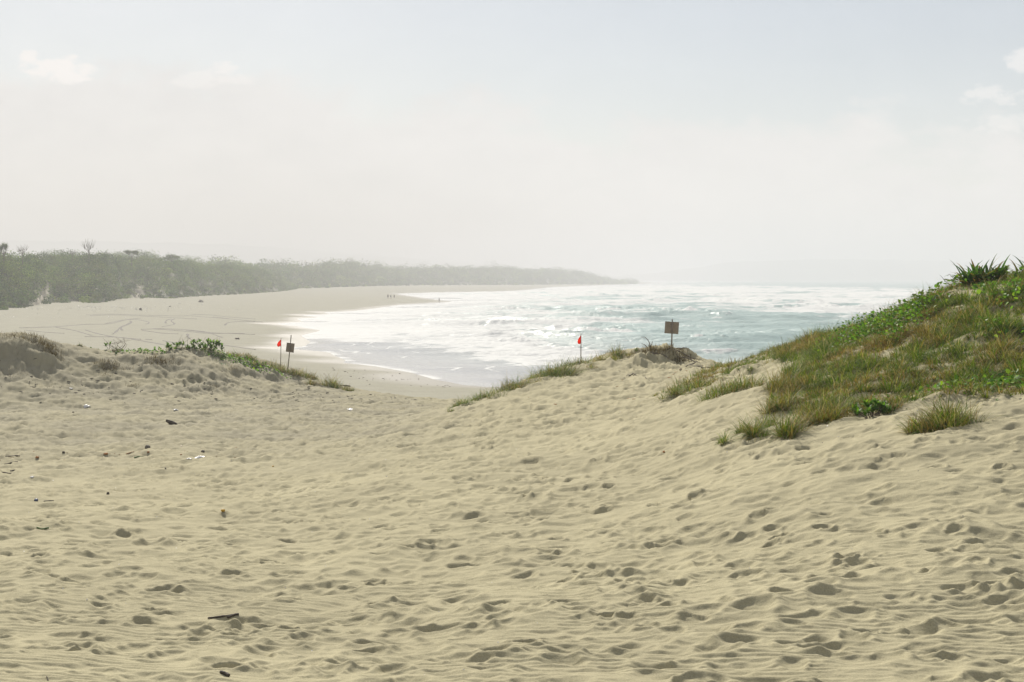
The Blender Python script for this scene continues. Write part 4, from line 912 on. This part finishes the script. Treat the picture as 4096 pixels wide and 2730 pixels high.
for q in RUTS:
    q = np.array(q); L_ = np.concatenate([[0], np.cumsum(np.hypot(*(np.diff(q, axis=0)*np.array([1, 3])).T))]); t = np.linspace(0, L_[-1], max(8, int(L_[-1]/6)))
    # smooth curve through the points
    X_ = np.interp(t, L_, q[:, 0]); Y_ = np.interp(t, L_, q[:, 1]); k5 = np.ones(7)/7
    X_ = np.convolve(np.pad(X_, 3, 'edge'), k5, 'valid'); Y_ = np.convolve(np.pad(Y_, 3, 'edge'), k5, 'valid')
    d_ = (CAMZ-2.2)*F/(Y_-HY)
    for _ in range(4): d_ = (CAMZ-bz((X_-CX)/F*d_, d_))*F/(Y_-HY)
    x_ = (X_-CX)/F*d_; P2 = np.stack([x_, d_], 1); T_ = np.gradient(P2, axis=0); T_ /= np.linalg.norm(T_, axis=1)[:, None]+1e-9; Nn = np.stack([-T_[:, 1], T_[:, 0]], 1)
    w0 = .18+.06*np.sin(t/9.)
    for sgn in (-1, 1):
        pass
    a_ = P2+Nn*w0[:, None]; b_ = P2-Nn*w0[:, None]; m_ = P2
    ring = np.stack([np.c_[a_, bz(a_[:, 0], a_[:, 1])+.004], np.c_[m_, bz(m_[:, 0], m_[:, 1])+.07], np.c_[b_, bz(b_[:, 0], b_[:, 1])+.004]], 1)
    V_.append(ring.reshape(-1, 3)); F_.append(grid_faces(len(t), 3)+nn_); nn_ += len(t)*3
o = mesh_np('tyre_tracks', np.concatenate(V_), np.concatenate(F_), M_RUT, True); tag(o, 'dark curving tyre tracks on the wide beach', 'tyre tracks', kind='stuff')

# ------------------------------------------------------------------ wooded dunes
M_HILL, nt, _o = newmat('hill_soil'); _b = nd(nt, 'ShaderNodeBsdfPrincipled', {'Base Color': mixc(nt, attr(nt, 'sandy'), mixc(nt, noise(nt, objco(nt), .2, 4), (.07, .08, .04, 1), (.12, .12, .065, 1)), (.34, .30, .22, 1)), 'Roughness': .95}); nt.links.new(_b.outputs[0], _o.inputs[0])
FG = np.array([(.03, .07, .012), (.085, .155, .022), (.05, .10, .016), (.16, .22, .035), (.10, .125, .03)])
def wood(name, base, top, depth, crown_h, n_, rad, quads, qs, seed, lab, p0, p1, rough, name2='A'):
    r = np.random.default_rng(seed); px_ = np.linspace(p0, p1, 160); tt = np.linspace(0, 1.5, 26)
    def surf(px, t):
        db = line_interp(base, px)+rough*fbm(px/40., 0*px, 3, seed); dt = db+depth*(db/400.)**.5; d = db+(dt-db)*t
        zt = CAMZ+(HY-line_interp(top, px))/F*dt-crown_h; x = (px-CX)/F*d
        zb = bz((px-CX)/F*db, db)-.4
        e = np.where(t < 1, np.sin(np.clip(t, 0, 1)*math.pi/2)**1.05, 1-.6*(t-1)**2)
        lump_ = crown_h*.5*(fbm(x/(5*crown_h**.6), d/(5*crown_h**.6), 2, seed+40)+.25*fbm(x/4., d/4., 2, seed+41))*np.clip(t*3, 0, 1)
        return x, d, zb+(np.maximum(zt, zb-.3)-zb)*e+lump_
    P_, T_ = np.meshgrid(px_, tt); x, y, z = surf(P_, T_); sa_ = np.clip(1.3*np.exp(-((P_-150-90*T_)/30.)**2)+np.exp(-((P_-545-40*T_)/18.)**2), 0, 1)*np.clip((.30-T_)*8, 0, 1)*(name2 == 'A'); z = z+.5*fbm(x/7., y/7., 3, seed)*np.clip(T_*3, 0, 1)
    h = mesh_np('hills', np.stack([x, y, z], -1).reshape(-1, 3), grid_faces(*P_.shape), M_HILL, True, {'sandy': sa_.ravel()}); tag(h, kind='structure')
    pc = r.uniform(p0, p1, n_); tc = r.uniform(-.10, 1.1, n_)
    x, y, z = surf(pc, tc); hh = (CAMZ+(HY-line_interp(top, pc))/F*y-z)
    edge_ok = (tc > .02) | (fbm(x/6., y/6., 2, seed+3) > .05-tc*0)
    gul_ = (np.exp(-((pc-150-90*tc)/26.)**2)+np.exp(-((pc-545-40*tc)/16.)**2)+np.exp(-((pc-300)/14.)**2)*(tc < .1))*(tc < .24)*(name2 == 'A')
    kp = edge_ok & (r.uniform(0, 1, n_) > gul_*1.1); pc, tc, x, y, z = pc[kp], tc[kp], x[kp], y[kp], z[kp]; n_ = len(pc)
    R0 = rad*r.uniform(.6, 1.5, n_)*(1+.9*np.clip(fbm(x/11., y/11., 2, seed+5), -.45, 1)); R0 *= .32+.68*np.clip(tc*4, 0, 1)
    k = np.repeat(np.arange(n_), quads); N = len(k)
    u = r.normal(0, 1, (N, 3)); u /= np.linalg.norm(u, axis=1)[:, None]; u *= r.uniform(.55, 1., (N, 1))**.5
    c = np.stack([x[k]+u[:, 0]*R0[k], y[k]+u[:, 1]*R0[k], z[k]+R0[k]*.45+u[:, 2]*R0[k]*.8], 1)
    gcol = FG[(np.clip((fbm(x/9., y/9., 3, seed+9)+.6)*4, 0, 4.99)).astype(int)]*r.uniform(.5, 1.5, (n_, 1))
    col = gcol[k]*r.uniform(.85, 1.15, (N, 1)); st = r.uniform(0, 1, N) < .02; col[st] = np.array([.26, .22, .13])*r.uniform(.7, 1.2, (st.sum(), 1))
    v, f, cc = leaf_quads(c, .6, qs*r.uniform(.7, 1.4, N), col, r, .3, .7)
    o = mesh_np(name, v, f, M_FOREST, False, {'Col': cc}); return tag(o, lab, 'woods', kind='stuff')
wood('coastal_woods', A_BASE, A_TOP, 105, 4.2, 7500, 2.0, 90, .36, 31, 'dense green coastal scrub woods covering the dune behind the beach on the left', -900, 1186, 13)
wood('coastal_woods', B_BASE, B_TOP, 170, 8.0, 4600, 4.0, 60, 1.05, 32, 'hazy wooded headland running out into the sea beyond the bay', 840, 2545, 14, 'B')
# trees that stand out on the skyline
def tree(px, pyb, d, H, Wd, kind, lab, seed):
    r = np.random.default_rng(seed); p = W(px, pyb+(24 if kind == 'bare' else 34), d); root = empty('tree', p); tag(root, lab, 'tree', 'trees on the skyline')
    th = H*.55; tv = [tube([(0, 0, -H*.5), (H*.02, 0, th*.5), (0, H*.02, th)], [H*.04, H*.03, H*.02], 7)]
    tips = []
    for k in range(7):
        a = k*2.4+seed; e = np.array([math.cos(a)*Wd*.38, math.sin(a)*Wd*.3, H*r.uniform(.62, .95)]); tips.append(e)
        tv.append(tube([(0, 0, th*r.uniform(.6, 1)), (e[0]*.5, e[1]*.5, e[2]*.78), e], [H*.016, H*.011, H*.005], 5))
    v, f = join(tv); mesh_np('trunk', v, f, M_BARK, True, None, root)
    if kind == 'bare':
        tv = []
        for e in tips:
            for _ in range(6):
                q = e+np.array([r.normal(0, Wd*.16), r.normal(0, Wd*.1), H*r.uniform(.1, .42)]); tv.append(tube([e*.8, (e*.8+q)/2+r.normal(0, .05, 3), q], [H*.008, H*.006, H*.003], 5))
        v, f = join(tv); mesh_np('crown', v, f, M_BARK, True, None, root); return
    N = 900; k = r.integers(0, 7, N); tp = np.array(tips)[k]; u = r.normal(0, 1, (N, 3)); u /= np.linalg.norm(u, axis=1)[:, None]
    c = tp+u*np.array([Wd*.24, Wd*.2, H*.15])*r.uniform(.3, 1, (N, 1)); col = FG[r.integers(0, 5, N)]*r.uniform(.7, 1.2, (N, 1))
    if kind == 'spiky':
        v, f, cc = blades(tp*np.array([.5, .5, 1])+u*.1, r.uniform(0, 6.28, N), H*.3*r.uniform(.7, 1.2, N), r.uniform(0, 1.4, N), np.full(N, .07), col, col, 4, .8)
    else: v, f, cc = leaf_quads(c, .6, H*.10*r.uniform(.7, 1.3, N), col, r, .3, .7)
    mesh_np('crown', v, f, M_FOREST, False, {'Col': cc}, root)
for a in [(14,1018,400,5.0,3.6,'spiky','spiky topped tree at the far left of the wooded skyline',1),(355,1010,500,5.5,4.6,'bare','bare leafless tree rising from the left wooded skyline',2),(90,1012,410,3.4,3.4,'bare','low leafless shrub tree left of the tall bare tree on the wooded skyline',3),(290,1008,480,2.4,2.6,'bare','small leafless shrub tree just left of the tall bare tree',8),
          (527,1014,560,4.2,5.0,'leafy','rounded tree standing up from the left woods, left of the flat topped one',4),(686,1026,610,4.2,6.6,'leafy','flat topped tree standing up from the right part of the left woods',5),(1320,1054,1390,8.5,11,'leafy','domed tree on the hazy far skyline, left of two',6),(1402,1052,1480,10,13,'leafy','tallest domed tree on the hazy far skyline',7),(1760,1064,1740,9,15,'leafy','broad tree on the headland skyline, standing right of the domed trees',9)]:
    tree(*a)
# far hills across the bay and inland
M_FAR = simple('far_hill', (.09, .11, .07, 1), .95, .2, .01)
def ridge(d, prof, depth, seed):
    px_ = np.linspace(prof[0][0], prof[-1][0], 200); top = line_interp(prof, px_)-5*fbm(px_/160., 0*px_, 4, seed); tt = np.linspace(-1, 1, 13); P_, T_ = np.meshgrid(px_, tt)
    D_ = d+T_*depth; zt = np.maximum(CAMZ+(HY-top)/F*d, 0)[None, :]; z = -3+(zt+3)*np.cos(T_*math.pi/2)**1.2; x = (P_-CX)/F*D_
    o = mesh_np('hills', np.stack([x, D_, z], -1).reshape(-1, 3), grid_faces(*P_.shape), M_FAR, True); tag(o, kind='structure')
ridge(5600, [(2300,1120),(2650,1090),(2900,1052),(3150,1040),(3350,1038),(3600,1040),(3800,1046),(4100,1060),(4700,1090)], 500, 41)
ridge(6000, [(-1200,985),(-400,972),(0,966),(300,965),(700,972),(1100,990),(1600,1030),(2200,1080),(2500,1115)], 500, 42)
# ------------------------------------------------------------------ haze, sky, sun, camera
HAZE = .00062; HTOP = 130.
m = bpy.data.materials.new('haze'); m.use_nodes = True; nt = m.node_tree; nt.nodes.clear()
out = nt.nodes.new('ShaderNodeOutputMaterial')
pv = nd(nt, 'ShaderNodeVolumePrincipled', {'Color': (.775, .78, .80, 1), 'Density': HAZE, 'Anisotropy': .05})
pv.inputs['Density Attribute'].default_value = ''
nt.links.new(pv.outputs[0], out.inputs['Volume'])
hv = np.array([[x, y, z] for z in (-5.5, HTOP) for y in (-400, 16500) for x in (-16000, 16000)], float)
hf = np.array([(0,2,3,1),(4,5,7,6),(0,1,5,4),(2,6,7,3),(0,4,6,2),(1,3,7,5)])
hz = mesh_np('haze', hv, hf, m); tag(hz, kind='stuff')

w = bpy.data.worlds.new('World'); scene.world = w; w.use_nodes = True; nt = w.node_tree; nt.nodes.clear()
out = nt.nodes.new('ShaderNodeOutputWorld')
sky = nd(nt, 'ShaderNodeTexSky', sky_type='NISHITA'); sky.sun_disc = False
sky.sun_elevation = SUN_EL; sky.sun_rotation = SUN_AZ; sky.air_density = 1.0; sky.dust_density = .7; sky.ozone_density = 1.0; sky.altitude = 10
vec = nd(nt, 'ShaderNodeTexCoord').outputs['Generated']
sx = nd(nt, 'ShaderNodeSeparateXYZ', {0: vec}).outputs
yy = mathn(nt, 'MAXIMUM', mathn(nt, 'ABSOLUTE', sx[1]), .05)
el = mathn(nt, 'DIVIDE', sx[2], yy); az = mathn(nt, 'DIVIDE', sx[0], yy)
cv = nd(nt, 'ShaderNodeCombineXYZ', {0: az, 1: mathn(nt, 'MULTIPLY', el, 2.0), 2: sx[1]}).outputs[0]
n1 = noise(nt, cv, 9., 6, .58); n2 = noise(nt, cv, 26., 5, .6); n3 = noise(nt, cv, 70., 5, .6)
nn = mathn(nt, 'ADD', mathn(nt, 'MULTIPLY', mathn(nt, 'SUBTRACT', n1, .5), .16), mathn(nt, 'MULTIPLY', mathn(nt, 'SUBTRACT', n2, .5), .05))
e2 = mathn(nt, 'ADD', mathn(nt, 'ADD', el, mathn(nt, 'MULTIPLY', az, .07)), nn)
bank = maprange(nt, e2, .150, .095, 0, 1, True)
def puff(a, b, ra, rb, thr):
    da = mathn(nt, 'DIVIDE', mathn(nt, 'SUBTRACT', az, a), ra); db = mathn(nt, 'DIVIDE', mathn(nt, 'SUBTRACT', el, b), rb)
    r = mathn(nt, 'ADD', mathn(nt, 'MULTIPLY', da, da), mathn(nt, 'MULTIPLY', db, db))
    return maprange(nt, mathn(nt, 'ADD', r, mathn(nt, 'MULTIPLY', mathn(nt, 'ADD', mathn(nt, 'SUBTRACT', n3, .5), mathn(nt, 'SUBTRACT', n2, .5)), -4.2)), 1.25, .2, 0, thr, True)
cl = mathn(nt, 'MAXIMUM', mathn(nt, 'MULTIPLY', bank, .88), .32)
pf = mathn(nt, 'MULTIPLY', bank, 0.)
for p in [(-.322, .147, .026, .010, 1.), (-.338, .152, .012, .007, 1.), (-.203, .147, .010, .005, .6), (-.21, .139, .026, .006, .45), (.338, .128, .020, .008, .5), (.36, .152, .012, .008, .55), (.345, .108, .03, .008, .4)]:
    pf = mathn(nt, 'MAXIMUM', pf, puff(*p))
sb = nd(nt, 'ShaderNodeVectorMath', {0: sky.outputs[0], 1: (.052, .052, .052)}, operation='MULTIPLY').outputs[0]
cm_ = noise(nt, cv, 14., 5, .6); cloudc = mixc(nt, maprange(nt, cm_, .3, .7), (.54, .525, .515, 1), (.61, .59, .575, 1))
skyc = mixc(nt, pf, mixc(nt, cl, sb, cloudc), (.68, .655, .635, 1))
bg = nd(nt, 'ShaderNodeBackground', {'Color': skyc, 'Strength': 1.}); nt.links.new(bg.outputs[0], out.inputs[0])

ld = bpy.data.lights.new('sun', 'SUN'); ld.energy = 4.6; ld.angle = math.radians(.53); ld.color = (1., .94, .84)
so = bpy.data.objects.new('sun', ld); COL.objects.link(so)
sd_ = Vector((math.sin(SUN_AZ)*math.cos(SUN_EL), math.cos(SUN_AZ)*math.cos(SUN_EL), math.sin(SUN_EL)))
so.rotation_euler = sd_.to_track_quat('Z', 'Y').to_euler(); so.location = (0, 0, 60)

cd = bpy.data.cameras.new('camera'); cd.sensor_width = 36; cd.lens = F/4096*36; cd.shift_y = -(1365-HY)/4096.
cd.clip_start = .1; cd.clip_end = 60000
cam = bpy.data.objects.new('camera', cd); COL.objects.link(cam); cam.location = (0, 0, CAMZ); cam.rotation_euler = (math.pi/2, 0, 0)
scene.camera = cam
scene.view_settings.view_transform = 'Standard'; scene.view_settings.look = 'None'; scene.view_settings.gamma = 1
scene.view_settings.exposure = 0.6
cy = scene.cycles
cy.use_denoising = True; cy.denoiser = 'OPENIMAGEDENOISE'; cy.max_bounces = 6; cy.diffuse_bounces = 3; cy.glossy_bounces = 2
cy.transmission_bounces = 3; cy.transparent_max_bounces = 8; cy.volume_bounces = 1; cy.sample_clamp_indirect = 6
cy.use_adaptive_sampling = True; cy.adaptive_threshold = .015
